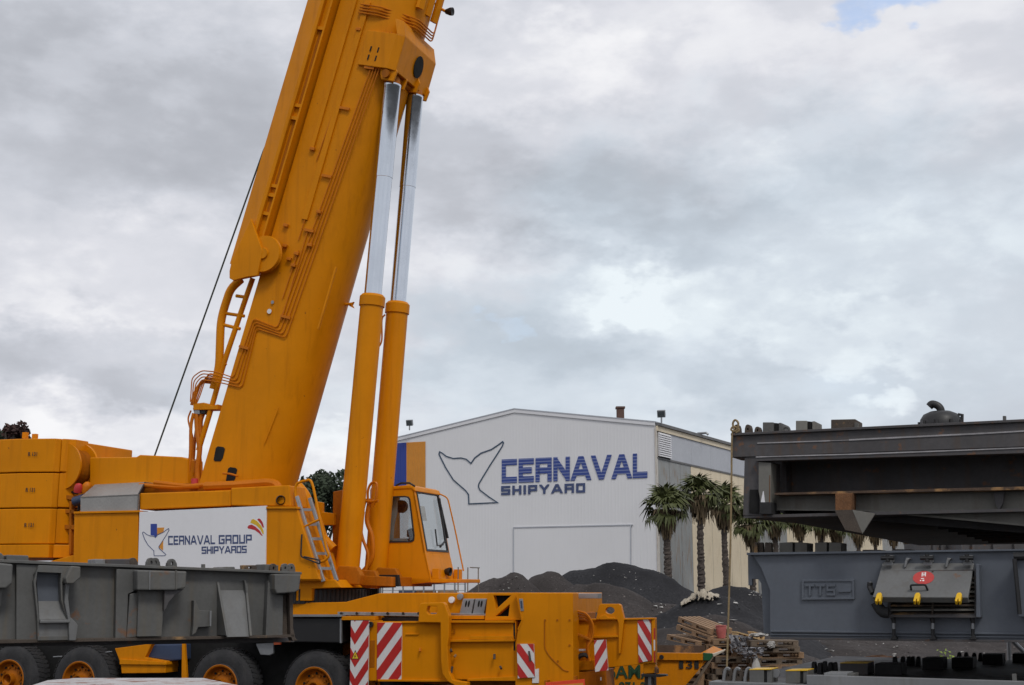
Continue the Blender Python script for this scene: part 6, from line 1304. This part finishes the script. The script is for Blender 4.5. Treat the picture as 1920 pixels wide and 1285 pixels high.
for i, u in enumerate((1385, 1416)):
    c = P(u, 1180, 33.4); t_ = thing('wooden_block', (c.x, c.y, topz + .004 - (.0 if i == 0 else .0)), 'fresh yellow timber pallet block on the stack, ' + ('nearer the rope' if i == 0 else 'nearer the blue grey cover'), 'timber block', 'fresh timber blocks'); t_.rotation_euler = (0, R(14), .35)
    b = MB(); b.cube(-.18, .18, -.14, .14, .13, .16); b.cube(-.18, .18, -.14, .14, 0, .03); b.build('block_board', 'wood_new', t_, local=True); b = MB()
    for x in (-.16, -.02, .12): b.cube(x, x + .06, -.12, .12, .0302, .1298)
    b.build('block_spacer', 'wood_new', t_, local=True)
def crumple(name, m, u, v, y, sx, sz_, n, label, cat, seed):
    q = random.Random(seed); c = P(u, v, y); b = bmesh.new(); bmesh.ops.create_icosphere(b, subdivisions=3, radius=1)
    for v_ in b.verts:
        k = 1 + .45 * noise.noise(v_.co * 2.3 + V((seed, 0, 0))) + .25 * noise.noise(v_.co * 6 + V((seed, 3, 0))); v_.co = V((v_.co.x * sx * k, v_.co.y * sx * .5 * k, v_.co.z * sz_ * k))
    mb = MB(); mb.b.free(); mb.b = b; o = mb.build(name, m); o.location = c; return tag(o, label, cat)
def drape(u0, u1, v0, v1, y, m, label, seed):
    b = MB(); g = []
    for j in range(15):
        row = []
        for i in range(18):
            a = i / 17; c = j / 14; p = P(u0 + (u1 - u0) * (a * (1 - .25 * c) + .12 * c) + 4 * noise.noise(V((j * .4, seed, i * .2))), v0 + (v1 - v0) * c * (1 - .35 * noise.noise(V((i * .3, seed, 1)))), y)
            row.append(b.b.verts.new(p + V((0, -.07 * noise.noise(V((i * .75, j * .22, seed))) * 2 - .05 - .03 * noise.noise(V((i * 1.7, j * 1.1, seed))), 0))))
        g.append(row)
    for j in range(14):
        for i in range(17):
            if noise.noise(V((i * .35, j * .35, seed + 5))) + .5 * (j / 14) > .42: continue
            b.b.faces.new((g[j][i], g[j][i + 1], g[j + 1][i + 1], g[j + 1][i]))
    o = b.build('plastic_sheet', m); o.modifiers.new('thick', 'SOLIDIFY').thickness = .008; return tag(o, label, 'plastic sheet')
drape(1365, 1412, 1191, 1226, 33.15, 'plastic', 'crumpled grey plastic sheet draped between the pallet stacks', 3.3)
crumple('rag', 'litter', 1422, 1191, 32.9, .22, .05, 0, 'flat white rag lying on the right pallet stack', 'rag', 8)
drape(1388, 1432, 1214, 1234, 32.5, 'plastic', 'smaller grey plastic scrap hanging on the rightmost pallet stack', 8.1)
c = P(1418, 1250, 32.5); b = MB(); b.lathe((c.x, c.y, c.z - .05), ZA, [(0, .02), (0, .12), (.12, .09), (.28, .03), (.30, .01)], 14); tag(b.build('plastic_cone', 'litter', None, True), 'small white plastic cone in front of the right pallet stack', 'plastic cone')
crumple('litter_bag', 'litter', 1446, 1209, 32.7, .10, .09, 0, 'white crumpled bag tucked in the right end of the pallets', 'bag', 19)
for o_, kk in (): pass
# rusty scrap behind the lowest cover
crumple('scrap_pile', 'rust', 1650, 1238, 31, .45, .12, 0, 'small heap of rusty scrap behind the lowest hatch cover', 'scrap', 23)
for u, v0, v1, tl_ in ((1891, 1195, 1238, 0), (1897, 1222, 1200, 22)):
    a, c = P(u, v1, 30), P(u + tl_, v0, 30); b = MB(); b.tube([V((a.x, a.y, 0)) if not tl_ else a, c], .05, 8); tag(b.build('steel_post', 'steel'), 'pale upright steel post behind the lowest cover at the right edge' if not tl_ else 'slanting pale strut leaning by the steel post at the right edge', 'post')

# ------------------------------------------------------------------ rust-flecked white plate in the near foreground
sb = []
yb = 13.5; zs = P(260, 1271, yb).z
pts = [P(84, 1279, yb - .35), P(140, 1275, yb), P(250, 1271.5, yb), P(385, 1270, yb), P(452, 1290, yb - 1.0), P(440, 1420, yb - 2.6), P(60, 1420, yb - 2.6), P(50, 1292, yb - 1.1)]
b = MB(); b.prism([V((p.x, p.y, zs)) for p in pts], V((0, 0, -zs + .002))); tag(b.build('steel_pontoon', 'slab', bevel=.03), 'rust-flecked white steel pontoon top in the near left foreground, below the wheels', 'pontoon')

# dark steelwork far behind the right-hand stack
for (u0, u1, v0, y, lab) in ((1742, 1800, 1016, 62, 'dark steel section stored far behind the stack, left one of the pair'), (1802, 1960, 1013, 60, 'dark steel section stored far behind the stack, at the right frame edge')):
    a, c = P(u0, v0, y), P(u1, v0, y); t_ = thing('steel_section', (a.x, y, 0), lab, 'steel section'); b = MB(); b.cube(a.x, c.x, y, y + 4, .3, a.z); b.build('section_plate', 'dark', t_)
    for k in range(4): x = a.x + (c.x - a.x) * (k + .5) / 4; b = MB(); b.cube(x - .06, x + .06, y - .18, y - .002, .3, a.z - .1); b.build('section_rib', 'dark', t_)
    for x in (a.x + .3, c.x - .6): b = MB(); b.cube(x, x + .3, y, y + 4, 0, .298); b.build('support_block', 'wood_old', t_)
